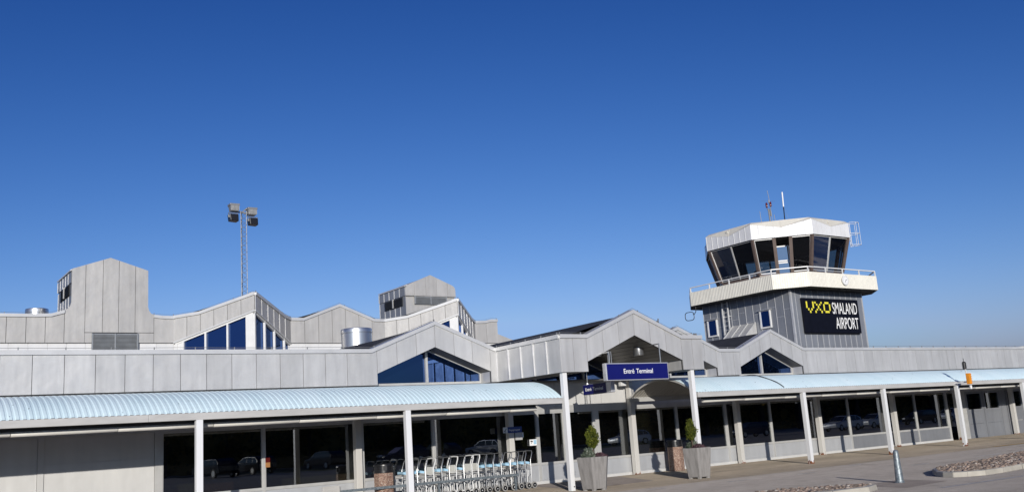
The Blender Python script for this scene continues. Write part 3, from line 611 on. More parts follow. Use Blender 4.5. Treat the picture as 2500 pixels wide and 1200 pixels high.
for dx_, dz in ((-.60, 17.85), (.60, 17.68)):
    fb = MB(); fb.box(mx+dx_-.32, mx+dx_+.32, my-.30, my+.30, dz-.04, dz+.09)
    fb.hexa([(mx+dx_-.24, my-.28, dz-.42), (mx+dx_+.24, my-.28, dz-.42), (mx+dx_+.24, my+.2, dz-.42), (mx+dx_-.24, my+.2, dz-.42), (mx+dx_-.29, my-.3, dz-.04), (mx+dx_+.29, my-.3, dz-.04), (mx+dx_+.29, my+.25, dz-.04), (mx+dx_-.29, my+.25, dz-.04)])
    for k in range(7): fb.box(mx+dx_-.3+k*.09, mx+dx_-.27+k*.09, my-.33, my-.28, dz-.38, dz-.05)
    fb.build('floodlight', 'mast_grey', M, bevel=.02)
    bb = MB(); zb = dz-.62
    bb.hexa([(mx+dx_*1.1-.24, my-.3, zb-.45), (mx+dx_*1.1+.30, my-.3, zb-.48), (mx+dx_*1.1+.30, my+.25, zb-.48), (mx+dx_*1.1-.24, my+.25, zb-.45), (mx+dx_*1.1-.28, my-.25, zb), (mx+dx_*1.1+.30, my-.25, zb), (mx+dx_*1.1+.30, my+.3, zb), (mx+dx_*1.1-.28, my+.3, zb)])
    fo = bb.build('floodlight', 'black_paint', M, bevel=.03)
    MB().bar((mx+dx_*1.1-.30, my, zb+.1), (mx+dx_*1.1+.32, my, zb+.1), .05, .05).bar((mx+dx_*1.1-.30, my, zb-.2), (mx+dx_*1.1-.30, my, zb+.1), .04, .05).bar((mx+dx_*1.1+.33, my, zb-.3), (mx+dx_*1.1+.33, my, zb+.1), .04, .08).build('bracket', 'steel', fo)

# ------------------------------------------------------------------ covered walkways
def walkway(x0, x1, posts, label, rusty, tubeseg):
    o = empty('covered_walkway', ((x0+x1)/2, 23.7, 0), label, 'canopy', 'barrel roofed walkways along the front')
    YA, YB, ZA, RISE = 22.10, 25.36, 2.66, .57
    hw = (YB-YA)/2; R = (hw*hw+RISE*RISE)/(2*RISE); yc = (YA+YB)/2; zc = ZA+RISE-R; a0 = math.asin(hw/R); n = 22
    vs = []; fs = []; pit = .132; prof = [(0, 0), (.30, 0), (.42, .012), (.88, .012), (1.0, 0)]
    us = []; k = 0
    while x0+k*pit < x1:
        for t, h in prof[:-1]: us.append((x0+(k+t)*pit, h))
        k += 1
    m = len(us)
    for j in range(n+1):
        a = -a0+2*a0*j/n
        for x, h in us: vs.append((x, yc+math.sin(a)*(R+h), zc+math.cos(a)*(R+h)))
    for j in range(n):
        for i in range(m-1): fs.append((j*m+i, j*m+i+1, (j+1)*m+i+1, (j+1)*m+i))
    rf = MB(); rf.add(vs, fs); ro = rf.build('canopy_roof', 'canopy_blue', o, smooth=False, fix=False)
    for p in ro.data.polygons[:1]:
        if p.normal.z < 0: ro.data.flip_normals()
    gt = MB(); segs = rng(x0, x1, 5.33)
    for a, b in zip(segs, segs[1:]): gt.box(a+.002, b-.002, 21.98, 22.16, 2.495, 2.655)
    gt.build('gutter', 'gutter_paint', o, bevel=.006)
    ig = MB(); ig.box(x0, x1, 25.30, 25.38, 2.56, 2.74); ig.build('inner_gutter', 'frame_grey', o)
    tb = MB()
    for a, b in zip(tubeseg, tubeseg[1:]): tb.lathe([(.055, a+.006), (.06, a+.012), (.06, b-.012), (.055, b-.006)], (0, 22.46, 2.385), 10, axis='x')
    tb.build('strip_light', 'lamp_tube', o, smooth=True)
    MB().box(tubeseg[0], tubeseg[-1]-.05, 22.40, 22.50, 2.44, 2.62).build('gap_light_stop', 'joint_dark', o)  # dark filler added to stop sunlight leaking between gutter and tube
    for x in [x0+.02, x1-.06]+[p for p in posts]:
        fr = MB()
        for j in range(n):
            a = -a0+2*a0*j/n; b = -a0+2*a0*(j+1)/n
            fr.hexa([(x-.02, yc+math.sin(q)*(R-d), zc+math.cos(q)*(R-d)) for q, d in ((a, .07), (a, .07))][:0] or
                    [(x-.02, yc+math.sin(a)*(R-.06), zc+math.cos(a)*(R-.06)), (x+.02, yc+math.sin(a)*(R-.06), zc+math.cos(a)*(R-.06)), (x+.02, yc+math.sin(b)*(R-.06), zc+math.cos(b)*(R-.06)), (x-.02, yc+math.sin(b)*(R-.06), zc+math.cos(b)*(R-.06)),
                     (x-.02, yc+math.sin(a)*(R-.004), zc+math.cos(a)*(R-.004)), (x+.02, yc+math.sin(a)*(R-.004), zc+math.cos(a)*(R-.004)), (x+.02, yc+math.sin(b)*(R-.004), zc+math.cos(b)*(R-.004)), (x-.02, yc+math.sin(b)*(R-.004), zc+math.cos(b)*(R-.004))])
        fr.build('roof_rib', 'frame_grey', o)
    for x in posts:
        p = MB().box(x-.075, x+.075, 21.97, 22.12, 0, 2.494).build('post', 'post_rusty' if rusty else 'post_white', o, bevel=.006)
        if not rusty: MB().box(x-.078, x-.06, 21.966, 21.972, .10, .13).build('drain_hole', 'black_paint', p)
    return o
walkway(-6, 17.28, [-5.0, 0.3, 6.76, 12.15], 'pale blue ribbed barrel canopy on white posts left of the entrance', False, [-5.5+2.12*i for i in range(10)]+[15.7, 16.65])
rw = walkway(22.88, 64, [28.25, 33.1, 38.3, 43.7, 49.0, 54.3, 59.6], 'pale blue ribbed barrel canopy on rust footed posts right of the entrance', True, [23.55]+[25.6+2.12*i for i in range(18)])
# lifted black sealing strip on the right canopy roof
def arcpt(x, t, lift=.03):
    YA, YB, ZA, RISE = 22.10, 25.36, 2.66, .57; hw = (YB-YA)/2; R = (hw*hw+RISE*RISE)/(2*RISE); yc = (YA+YB)/2; zc = ZA+RISE-R; a0 = math.asin(hw/R); a = -a0+2*a0*t
    return (x, yc+math.sin(a)*(R+lift), zc+math.cos(a)*(R+lift))
ss = MB(); pts = [arcpt(27.35-.25*t, t, .035+.012*math.sin(t*21)) for t in [i/20*.62+.01 for i in range(21)]]
ss.tube(pts, .016, 5); ss.build('sealing_strip', 'dark_rubber', rw)

# ------------------------------------------------------------------ entrance portico
P = empty('entrance_portico', (20.26, 22, 0), 'projecting gabled grey metal porch over the entrance with dark soffit and blue sign beneath', 'porch')
YP = 21.93
ptop = [(17.27, 4.50), (18.28, 4.50), (20.26, 5.29), (22.26, 4.50), (23.22, 4.50)]
pbot = [(17.27, 3.39), (18.279, 3.39), (18.28, 3.69), (20.26, 4.49), (22.26, 3.69), (22.261, 3.39), (23.22, 3.39)]
pf = MB(); pb = MB(); ps = MB()
strip(pf, (0, YP, 0), (1, 0, 0), (0, -1, 0), [17.27, 17.75, 18.28, 18.94, 19.60, 20.26, 20.92, 21.58, 22.26, 22.74, 23.22], [(u, z-FH) for u, z in ptop], pbot, back=pb)
pf.build('fascia', 'cladding', P); pb.build('fascia_backing', 'joint_dark', P); pf = MB(); pb = MB()
strip(pf, (17.30, YF-.005, 0), (0, -1, 0), (-1, 0, 0), rng(.03, YF-YP+.02, .67), [(0, 4.50-FH), (9, 4.50-FH)], [(0, 3.39), (9, 3.39)], back=pb, seam=ps, srib=(.05, .035))
pf.build('fascia', 'cladding', P); pb.build('fascia_backing', 'joint_dark', P); pf = MB(); pb = MB()
strip(pf, (23.19, YP, 0), (0, 1, 0), (1, 0, 0), rng(0, YF-YP-.03, .67), [(0, 4.50-FH), (9, 4.50-FH)], [(0, 3.39), (9, 3.39)], back=pb)
# inner cheeks of the two side beams and their undersides
for a, b in ((18.22, 18.279), (22.262, 22.32)): MB().box(a, b, YP+.052, 25.8, 3.39, 3.72).build('beam_cheek', 'cladding', P)
for a, b in ((17.35, 18.22), (22.32, 23.14)): MB().box(a, b, YP+.052, YF-.03, 3.392, 3.43).build('beam_underside', 'soffit_dark', P)
pf.build('fascia', 'cladding', P); pb.build('fascia_backing', 'joint_dark', P); build_each(ps, 'standing_seam', 'seam_metal', P)
pfl = MB(); flash(pfl, (0, YP-.03, 0), (1, 0, 0), (0, -1, 0), ptop, FH, .05, .22); flash(pfl, (17.27, YF-.03, 0), (0, -1, 0), (-1, 0, 0), [(0.05, 4.48), (YF-YP-.02, 4.50)], FH, .05, .25)
flash(pfl, (23.22, YP+.2, 0), (0, 1, 0), (1, 0, 0), [(0, 4.50), (YF-YP-.3, 4.48)], FH, .05, .25); pfl.build('flashing', 'flashing', P)
pw = MB(); wire(pw, (0, YP-.03, 0), (1, 0, 0), (0, -1, 0), ptop, .8); wire(pw, (17.27, YF-.03, 0), (0, -1, 0), (-1, 0, 0), [(0.05, 4.48), (YF-YP-.02, 4.50)], .8)
pw.bar((21.35, YP, 4.8), (21.37, YP, 5.03), .03); pw.bar((23.1, YP+.1, 4.5), (23.1, YP+.1, 4.58), .06); pw.build('lightning_wire', 'mast_grey', P)
so2 = MB(); nb = 9
for (xa, za), (xb, zb) in (((18.28, 3.69), (20.26, 4.49)), ((20.26, 4.49), (22.26, 3.69))):
    for i in range(nb):
        t0 = i/nb+.004; t1 = (i+1)/nb-.004; p = lambda t, y, d: (xa+(xb-xa)*t, y, za+(zb-za)*t+d)
        so2.hexa([p(t0, YP+.052, .012), p(t1, YP+.052, .012), p(t1, 25.8, .012), p(t0, 25.8, .012), p(t0, YP+.052, .03), p(t1, YP+.052, .03), p(t1, 25.8, .03), p(t0, 25.8, .03)])
    so2.hexa([p(0, YP+.052, .034), p(1, YP+.052, .034), p(1, 25.8, .034), p(0, 25.8, .034), p(0, YP+.052, .06), p(1, YP+.052, .06), p(1, 25.8, .06), p(0, 25.8, .06)])
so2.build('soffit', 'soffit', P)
pr = MB(); pr.add([(17.45, YP+.2, 4.42), (20.26, YP+.2, 5.17), (23.05, YP+.2, 4.42), (17.45, YF, 4.42), (20.26, 36, 5.08), (23.05, YF, 4.42), (16.6, 29.5, 4.25), (23.9, 36, 4.25), (16.6, 36, 4.22)], [(0, 1, 4, 6, 3), (1, 2, 5, 7, 4), (4, 6, 8)]); pr.build('roof', 'felt', P)
for x in (17.42, 22.72):
    p = MB().box(x-.075, x+.075, 21.97, 22.12, 0, 3.40).build('post', 'post_white', P, bevel=.006)
    MB().lathe([(.02, 21.962), (.02, 21.969)], (x+.03, 0, .12), 10, axis='y').build('drain_hole', 'black_paint', p)
for x, y, z in ((21.15, 22.75, 4.12), (19.35, 22.75, 4.10)):
    l = MB().lathe([(.16, z-.17), (.165, z-.16), (.155, z+.12), (.10, z+.13)], (x, y, 0), 24).build('downlight', 'steel', P, smooth=True)
    MB().lathe([(.15, z-.166), (.15, z-.174)], (x, y, 0), 24).build('diffuser', 'frame_white', l)

# ------------------------------------------------------------------ entrance signs
s1 = empty('entrance_sign', (19.9, 21.57, 3.3), 'large navy lightbox sign reading Entré Terminal hanging under the porch gable', 'sign')
MB().box(18.62, 21.18, 21.50, 21.66, 3.07, 3.595).build('sign_case', 'sign_edge', s1, bevel=.01)
MB().box(18.655, 21.145, 21.492, 21.4995, 3.10, 3.565).build('sign_face', 'navy_sign', s1)
text_mesh('Entré', 'lettering', 'letter_white', s1, (19.31, 21.4915, 3.277), .140, width=.42, bold=.004)
text_mesh('Terminal', 'lettering', 'letter_white', s1, (19.815, 21.4915, 3.277), .140, width=.685, bold=.004)
MB().tube([(18.85, 21.58, 3.6), (18.85, 21.58, 3.95)], .02, 8).tube([(20.95, 21.58, 3.6), (20.95, 21.58, 4.2)], .02, 8).bar((18.85, 21.58, 3.93), (18.85, 21.95, 3.93), .03).bar((20.95, 21.58, 4.18), (20.95, 21.95, 4.18), .03).tube([(18.93, 21.58, 3.6), (18.93, 21.58, 3.95)], .012, 8).build('hanger', 'steel', s1)
s2 = empty('entrance_sign', (19.6, 23, 3), 'smaller dark blue Entré Terminal sign hanging in shade behind the big one, turned side on', 'sign')
MB().box(19.53, 19.68, 22.38, 23.74, 2.78, 3.11).build('sign_case', 'sign_edge', s2, bevel=.008)
MB().box(19.522, 19.5295, 22.62, 23.73, 2.79, 3.10).build('sign_face', 'navy_sign', s2)
text_mesh('Entré  Terminal', 'lettering', 'letter_white', s2, (19.5215, 23.62, 2.90), .10, width=.86, facing='-x', bold=.01)
MB().tube([(19.6, 23.6, 3.11), (19.6, 23.6, 4.25)], .015, 8).tube([(19.6, 22.5, 3.11), (19.6, 22.5, 4.25)], .015, 8).lathe([(.05, 3.11), (.05, 3.15)], (19.6, 23.6, 0), 10).build('hanger', 'steel', s2)

# ------------------------------------------------------------------ notices on the glass
YN = 25.39
n1 = empty('trolley_sign', (17.8, YN, 1.85), 'blue and white sign plate with arrow on the post behind the luggage trolleys', 'sign')
MB().box(17.44, 17.61, YN-.02, YN, 1.77, 1.95).build('arrow_plate', 'letter_white', n1)
MB().box(17.611, 18.17, YN-.02, YN, 1.76, 1.95).build('text_plate', 'blue_plate', n1)
MB().bar((17.49, YN-.024, 1.82), (17.56, YN-.024, 1.90), .018, .004, (0, 1, 0)).bar((17.47, YN-.024, 1.83), (17.53, YN-.024, 1.80), .018, .004, (0, 1, 0)).build('arrow', 'board_dark', n1)
text_mesh('Bagagevagnar', 'lettering', 'letter_white', n1, (17.66, YN-.021, 1.83), .055, width=.44)
tag(MB().box(17.90, 18.18, YN-.015, YN, 1.525, 1.755).build('notice', 'frame_grey'), 'plain grey plate below the blue trolley sign', 'notice')
n3 = empty('notice', (18.33, 25.69, 1.68), 'small pale poster taped on the glass right of the grey plate', 'notice')
MB().box(18.22, 18.45, 25.685, 25.70, 1.60, 1.76).build('sheet', 'letter_white', n3); MB().box(18.25, 18.42, 25.681, 25.6845, 1.62, 1.70).build('print', 'blue_ad', n3)
n4 = empty('camera_notice', (18.83, 25.69, 1.4), 'white sticker with black camera and blue square on the glass', 'notice')
MB().box(18.68, 18.97, 25.685, 25.70, 1.31, 1.51).build('sheet', 'letter_white', n4); MB().box(18.84, 18.95, 25.681, 25.6845, 1.35, 1.49).build('blue_print', 'blue_ad', n4)
MB().bar((18.715, 25.682, 1.46), (18.80, 25.682, 1.44), .04, .004, (0, 1, 0)).bar((18.745, 25.682, 1.42), (18.75, 25.682, 1.37), .012, .004, (0, 1, 0)).build('camera_print', 'black_paint', n4)
n5 = empty('notice', (9.74, 25.69, 1.4), 'small orange and dark red sticker on the glass beside the left mullion', 'notice')
MB().box(9.69, 9.82, 25.685, 25.70, 1.27, 1.40).build('sheet', 'wood_orange', n5); MB().box(9.69, 9.82, 25.685, 25.70, 1.401, 1.54).build('red_band', 'red_glass', n5)
tag(MB().box(11.30, 11.82, 25.56, 25.60, .12, .62).build('wall_hatch', 'gutter_paint', bevel=.01), 'square beige hatch on the base panel behind the pebble bin', 'hatch')

# ------------------------------------------------------------------ control tower
CT = empty('control_tower', (49.6, 39.6, 0), 'control tower with grey shaft, cream balcony and white faceted cab roof', 'tower')
TX0, TX1, TY0, TY1 = 46.13, 53.13, 36.0, 43.1
tw = MB(); ts = MB(); tb_ = MB()
strip(tw, (0, TY0+.03, 0), (1, 0, 0), (0, -1, 0), [TX0, TX0+.42]+rng(TX0+.93, TX1, .575), [(0, 9.13), (99, 9.13)], [(0, 4.1), (99, 4.1)], gap=0, seam=ts, srib=(.022, .025), back=tb_)
strip(tw, (TX0+.03, TY1, 0), (0, -1, 0), (-1, 0, 0), rng(0, TY1-TY0-.0, .60), [(0, 9.13), (99, 9.13)], [(0, 4.1), (99, 4.1)], gap=0, seam=ts, srib=(.022, .025), back=tb_)
for i, u in enumerate(rng(0, TY1-TY0, .60)[:-1]):
    z = (7.9, 8.25, 7.6, 8.0)[i % 4]; ts.box(TX0-.012, TX0, TY1-u-.59, TY1-u-.01, z, z+.02)
tw.box(TX1-.1, TX1, TY0+.04, TY1, 4.1, 9.13); tw.box(TX0+.09, TX1, TY1-.1, TY1, 4.1, 9.13)
tw.build('shaft', 'cladding_tower', CT); ts.build('standing_seam', 'seam_metal', CT); tb_.build('shaft_backing', 'joint_dark', CT)
MB().box(TX0-.03, TX0+.10, TY0-.03, TY0+.10, 4.1, 9.12).build('corner_trim', 'seam_metal', CT); MB().box(TX1-.02, TX1+.06, TY0-.03, TY0+.06, 4.1, 9.12).build('corner_trim', 'seam_metal', CT)
for ya, yb in ((37.60, 38.42), (41.95, 42.78)):
    f = MB(); z0, z1 = 7.06, 8.16; x = TX0-.05
    f.box(x-.06, x+.05, ya, ya+.06, z0, z1); f.box(x-.06, x+.05, yb-.10, yb, z0, z1); f.box(x-.06, x+.05, ya+.06, yb-.10, z0, z0+.09); f.box(x-.06, x+.05, ya+.06, yb-.10, z1-.05, z1)
    wn = f.build('window', 'frame_white', CT); MB().box(x-.01, x+.02, ya+.06, yb-.10, z0+.09, z1-.05).build('pane', 'glass_high', wn)
    MB().box(x-.16, x+.03, ya-.12, yb+.08, z1+.002, z1+.03).build('hood', 'seam_metal', wn)
ld = MB(); lx = TX0-.22
for y in (40.78, 41.24): ld.bar((lx, y, 6.0), (lx, y, 9.1), .05, .06)
for i in range(11): ld.tube([(lx, 40.78, 6.2+.28*i), (lx, 41.24, 6.2+.28*i)], .014, 6)
ld.bar((lx, 40.78, 8.2), (TX0, 40.78, 8.2), .03); ld.bar((lx, 41.24, 8.2), (TX0, 41.24, 8.2), .03); ld.build('ladder', 'frame_white', CT)
ho = MB(); ho.prism([(TX0-.04, 38.8, 7.53), (44.4, 38.8, 6.15), (44.4, 38.8, 5.0), (TX0-.04, 38.8, 5.0)], (0, 1.86, 0)); hoo = ho.build('stair_hood', 'cladding', CT)
hs = MB()
for i in range(4): y = 38.82+i*.605; hs.bar((TX0-.06, y, 7.55), (44.38, y, 6.17), .04, .05)
hs.build('standing_seam', 'seam_metal', hoo)
# balcony: chamfered square
CXY = (49.82, 39.62); BH = 4.87; BCH = 1.5
def octo(h, ch, z): cx, cy = CXY; return [(cx-h, cy+h-ch, z), (cx-h, cy-h+ch, z), (cx-h+ch, cy-h, z), (cx+h-ch, cy-h, z), (cx+h, cy-h+ch, z), (cx+h, cy+h-ch, z), (cx+h-ch, cy+h, z), (cx-h+ch, cy+h, z)]
bf = MB(); bf.add(octo(BH-.03, BCH, 9.14)+octo(BH-.03, BCH, 9.26), [tuple(range(8)), tuple(range(8, 16))]+[(i, (i+1) % 8, 8+(i+1) % 8, 8+i) for i in range(8)]); bf.build('balcony_floor', 'joint_dark', CT)
bb = MB(); A = octo(BH, BCH, 0)
for i in range(8):
    a = Vector(A[i]); b = Vector(A[(i+1) % 8]); d = b-a; L = d.length; d.normalize(); nrm = Vector((d.y, -d.x, 0))
    if nrm.dot(a-Vector((*CXY, 0))) < 0: nrm = -nrm
    n = max(4, int(L/.125)); vs = []; fs = []
    for k in range(n):
        for t, h in ((0, 0), (.35, 0), (.5, .012), (.85, .012)): vs.append(a+d*L*(k+t)/n+nrm*h)
    vs.append(b); m = len(vs)
    V = [v+Vector((0, 0, 9.13)) for v in vs]+[v+Vector((0, 0, 9.99)) for v in vs]+[v-nrm*.08+Vector((0, 0, 9.99)) for v in (vs[0], vs[-1])]+[v-nrm*.08+Vector((0, 0, 9.26)) for v in (vs[0], vs[-1])]
    bb.add(V, [(k, k+1, m+k+1, m+k) for k in range(m-1)]+[(2*m, 2*m+1, 2*m+3, 2*m+2)])
    bb.prism([a+Vector((0, 0, 9.991)), b+Vector((0, 0, 9.991)), b-nrm*.09+Vector((0, 0, 9.991)), a-nrm*.09+Vector((0, 0, 9.991))], (0, 0, .02))
balc = bb.build('balcony', 'cream_sheet', CT)
rl = MB(); B = octo(BH-.05, BCH, 10.32)
for i in range(8):
    a = Vector(B[i]); b = Vector(B[(i+1) % 8]); rl.bar(a, b, .07, .06); n = max(1, round((b-a).length/1.5))
    for k in range(n): p = a.lerp(b, k/n); rl.bar((p.x, p.y, 9.95), (p.x, p.y, 10.29), .075, .05)
rl.build('railing', 'frame_white', balc)
# cab
def oc(a, z): return octo(a, a*(2-math.sqrt(2)), z)
ZS, ZT, AS, AT = 10.35, 12.5, 3.72, 4.30
cw = MB(); O1 = oc(AS-.02, 9.26); O2 = oc(AS, ZS); cw.add(O1+O2, [(i, (i+1) % 8, 8+(i+1) % 8, 8+i) for i in range(8)]); cw.build('cab_wall', 'frame_brown', CT)
MB().add(oc(AS-.1, 9.4), [tuple(range(8))]).build('cab_floor', 'interior_floor', CT)
MB().add(oc(AT-.1, ZT-.02), [tuple(range(8))]).build('cab_ceiling', 'interior_dark', CT)
Sb = oc(AS, ZS); St = oc(AT, ZT)
def pan(i, u, v): a = Vector(Sb[i]).lerp(Vector(Sb[(i+1) % 8]), u); b = Vector(St[i]).lerp(Vector(St[(i+1) % 8]), u); return a.lerp(b, v)
cpost = MB(); cmul = MB()
for i in range(8): MB().bar(Sb[i], St[i], .20, .16, Vector((Sb[i][0]-CXY[0], Sb[i][1]-CXY[1], 0))).build('cab_post', 'frame_brown', CT)
for i in range(8):
    if i in (1,):
        for u in (.36, .64): MB().bar(pan(i, u, -.25), pan(i, u, 1), .20, .12, (1, 1, 0)).build('cab_post', 'frame_brown', CT)
        spans = [(0.03, .34), (.66, .97)]
    else:
        MB().bar(pan(i, .5, 0), pan(i, .5, 1), .06, .06).build('cab_mullion', 'frame_grey', CT); spans = [(.02, .49), (.51, .98)]
    for u0, u1 in spans:
        f = MB()
        for p, q in (((u0, .03), (u1, .03)), ((u0, .97), (u1, .97)), ((u0, .03), (u0, .97)), ((u1, .03), (u1, .97))): f.bar(pan(i, *p), pan(i, *q), .045, .045)
        w_ = f.build('cab_window', 'frame_grey' if i != 1 else 'frame_white', CT); MB().quad(pan(i, u0, .03), pan(i, u1, .03), pan(i, u1, .97), pan(i, u0, .97)).build('pane', 'glass_cab', w_)
# balcony door (upright, set back between the two brown posts)
a = pan(1, .37, 0); b = pan(1, .63, 0); d = MB(); z0, z1 = 9.35, 12.05; ins = Vector((.12, .12, 0)); a += ins; b += ins
for p, q in (((a.x, a.y, z0), (a.x, a.y, z1)), ((b.x, b.y, z0), (b.x, b.y, z1)), ((a.x, a.y, z1), (b.x, b.y, z1)), ((a.x, a.y, 11.02), (b.x, b.y, 11.02)), ((a.x, a.y, 11.14), (b.x, b.y, 11.14)), ((a.x, a.y, z0), (b.x, b.y, z0))): d.bar(p, q, .07, .07)
dr = d.build('balcony_door', 'frame_white', CT); MB().quad((a.x, a.y, z0), (b.x, b.y, z0), (b.x, b.y, 11.0), (a.x, a.y, 11.0)).quad((a.x, a.y, 11.16), (b.x, b.y, 11.16), (b.x, b.y, z1), (a.x, a.y, z1)).build('pane', 'glass_door', dr)
cn = MB(); k1 = oc(AS-.55, 10.3); k2 = oc(AS-.2, 10.3); k3 = oc(AS-.55, 9.5); k4 = oc(AS-.2, 9.5)
for i in (0, 2, 3): j = (i+1) % 8; cn.hexa([k3[i], k3[j], k4[j], k4[i], k1[i], k1[j], k2[j], k2[i]])
cn.build('console', 'interior_dark', CT)
# cab roof: fascia with notched top edge, folded facets above
AF = 4.44; Fb = oc(AF, 12.49); Fc = oc(AF, 13.43); Rt = oc(AF-.22, 13.58)
cfm = MB(); crf = MB(); csm = MB()
for i in range(8):
    j = (i+1) % 8; a = Vector(Fb[i]); b = Vector(Fb[j]); d = (b-a); L = d.length; d.normalize(); nrm = Vector((d.y, -d.x, 0))
    if nrm.dot(a-Vector((*CXY, 0))) < 0: nrm = -nrm
    a0 = Vector((a.x, a.y, 0))
    strip(cfm, a0-nrm*.03, d, nrm, rng(0, L, .46), [(0, 13.43), (L/2, 13.08), (L, 13.43)], [(0, 12.49), (L, 12.49)], gap=.012, seam=csm if i in (0,) else None, srib=(.025, .02))
    A1, B1 = Vector(Rt[i]), Vector(Rt[j]); Mm = (a+b)/2; Mm.z = 13.085; A2 = Vector((a.x, a.y, 13.435)); B2 = Vector((b.x, b.y, 13.435)); T1 = (A1+B1)/2
    crf.add([A2, Mm, B2, B1, T1, A1], [(0, 1, 4, 5), (1, 2, 3, 4)])
    crf.bar(Mm+Vector((0, 0, .005)), T1, .03, .03)
    if i in (0, 2): p = Mm.lerp(T1, .55)-d*.12; crf.box(p.x-.07, p.x+.07, p.y-.07, p.y+.07, p.z-.05, p.z+.07)
crf.add(Rt, [tuple(range(8))]); cbk = MB(); I = oc(AF-.05, 12.5); J = oc(AF-.05, 13.05); cbk.add(I+J, [(i, (i+1) % 8, 8+(i+1) % 8, 8+i) for i in range(8)]+[tuple(range(8))]); cbk.build('roof_underside', 'joint_dark', CT)
cfm.build('cab_fascia', 'cladding_white', CT); csm.build('standing_seam', 'frame_white', CT); crf.build('cab_roof', 'roof_cream', CT)
# caged roof ladder at the right
cg = MB(); cg0 = Vector((CXY[0]+AF-1.35, CXY[1]-AF+1.1, 0)); D = Vector((r2, -r2, 0)); Ed = Vector((r2, r2, 0)); base = cg0+D*.22
for s in (-.22, .22): cg.tube([base+Ed*s+Vector((0, 0, 12.2)), base+Ed*s+Vector((0, 0, 13.75))], .022, 6)
for i in range(6): cg.tube([base-Ed*.22+Vector((0, 0, 12.3+.28*i)), base+Ed*.22+Vector((0, 0, 12.3+.28*i))], .015, 6)
for z in (12.25, 13.0, 13.72):
    hoop = [base+Ed*.34*math.cos(RAD(t))+D*.62*math.sin(RAD(t))+Vector((0, 0, z)) for t in range(0, 181, 20)]; cg.tube(hoop, .015, 6)
for t in (40, 90, 140): q = base+Ed*.34*math.cos(RAD(t))+D*.62*math.sin(RAD(t)); cg.tube([q+Vector((0, 0, 12.25)), q+Vector((0, 0, 13.72))], .013, 6)
cg.bar(base+Vector((0, 0, 13.72)), base-D*.5+Vector((0, 0, 13.62)), .05); cg.build('caged_ladder', 'frame_white', CT)
# airport name board
nb_ = empty('airport_sign', (49.7, 35.9, 7.6), 'big dark board with yellow VXO and white SMALAND AIRPORT lettering on the tower', 'sign')
MB().box(46.93, 52.46, 35.85, 35.93, 6.53, 8.63).build('board', 'board_dark', nb_, bevel=.01)
MB().box(46.99, 52.36, 35.93, 35.995, 6.45, 8.57).build('board_frame', 'black_paint', nb_)
yl = MB(); cell = .105; hc = .10
GL = {'V': ['1.....1', '1.....1', '1.....1', '1.....1', '.1...1.', '.1...1.', '..1.1..'], }
def px(c, r, w, h, x0, sx, z0=8.43, sz=.102): yl.box(x0+c*sx+.014, x0+(c+w)*sx-.014, 35.838, 35.8495, z0-(r+h)*sz, z0-r*sz-.008)
for c, r, w, h in ((0, 0, 1, 4), (4, 0, 1, 4), (1, 4, 1, 1.4), (3, 4, 1, 1.4), (2, 5.4, 1, 1.5)): px(c, r, w, h, 47.27, .152)
for c, r, w, h in ((0, 0, 1, 1.2), (4, 0, 1, 1.2), (1, 1.2, 1, 1.1), (3, 1.2, 1, 1.1), (2, 2.3, 1, 1.9), (1, 4.2, 1, 1.1), (3, 4.2, 1, 1.1), (0, 5.3, 1, 1.5), (4, 5.3, 1, 1.5)): px(c, r, w, h, 48.09, .146)
for c, r, w, h in ((1, 0, 3, 1.25), (0, 1.25, 1, 4.1), (4, 1.25, 1, 4.1), (1, 5.35, 3, 1.3)): px(c, r, w, h, 48.93, .138)
yl.build('yellow_lettering', 'letter_yellow', nb_)
text_mesh('SMALAND', 'white_lettering', 'letter_white', nb_, (49.80, 35.842, 7.715), .70, width=2.46, bold=0.0)
text_mesh('AIRPORT', 'white_lettering', 'letter_white', nb_, (49.97, 35.842, 6.79), .70, width=2.28, bold=0.0)
# clock on the balcony
ck_ = empty('wall_clock', (49.8, 34.68, 9.59), 'round white clock on the cream balcony front', 'clock')
yk = CXY[1]-BH-.03
MB().lathe([(.29, yk), (.31, yk-.03), (.31, yk-.07), (.29, yk-.08)], (49.8, 0, 9.59), 32, axis='y').build('case', 'frame_white', ck_, smooth=True)
MB().lathe([(.27, yk-.081), (.27, yk-.083)], (49.8, 0, 9.59), 32, axis='y').build('dial', 'letter_white', ck_)
h_ = MB(); h_.bar((49.8, yk-.087, 9.59), (49.98, yk-.087, 9.66), .022, .004, (0, 1, 0)); h_.bar((49.8, yk-.087, 9.59), (49.76, yk-.087, 9.46), .03, .004, (0, 1, 0))
for k in range(12): an = RAD(30*k); h_.bar((49.8+.21*math.cos(an), yk-.087, 9.59+.21*math.sin(an)), (49.8+.25*math.cos(an), yk-.087, 9.59+.25*math.sin(an)), .018, .004, (0, 1, 0))
h_.build('hands', 'black_paint', ck_)
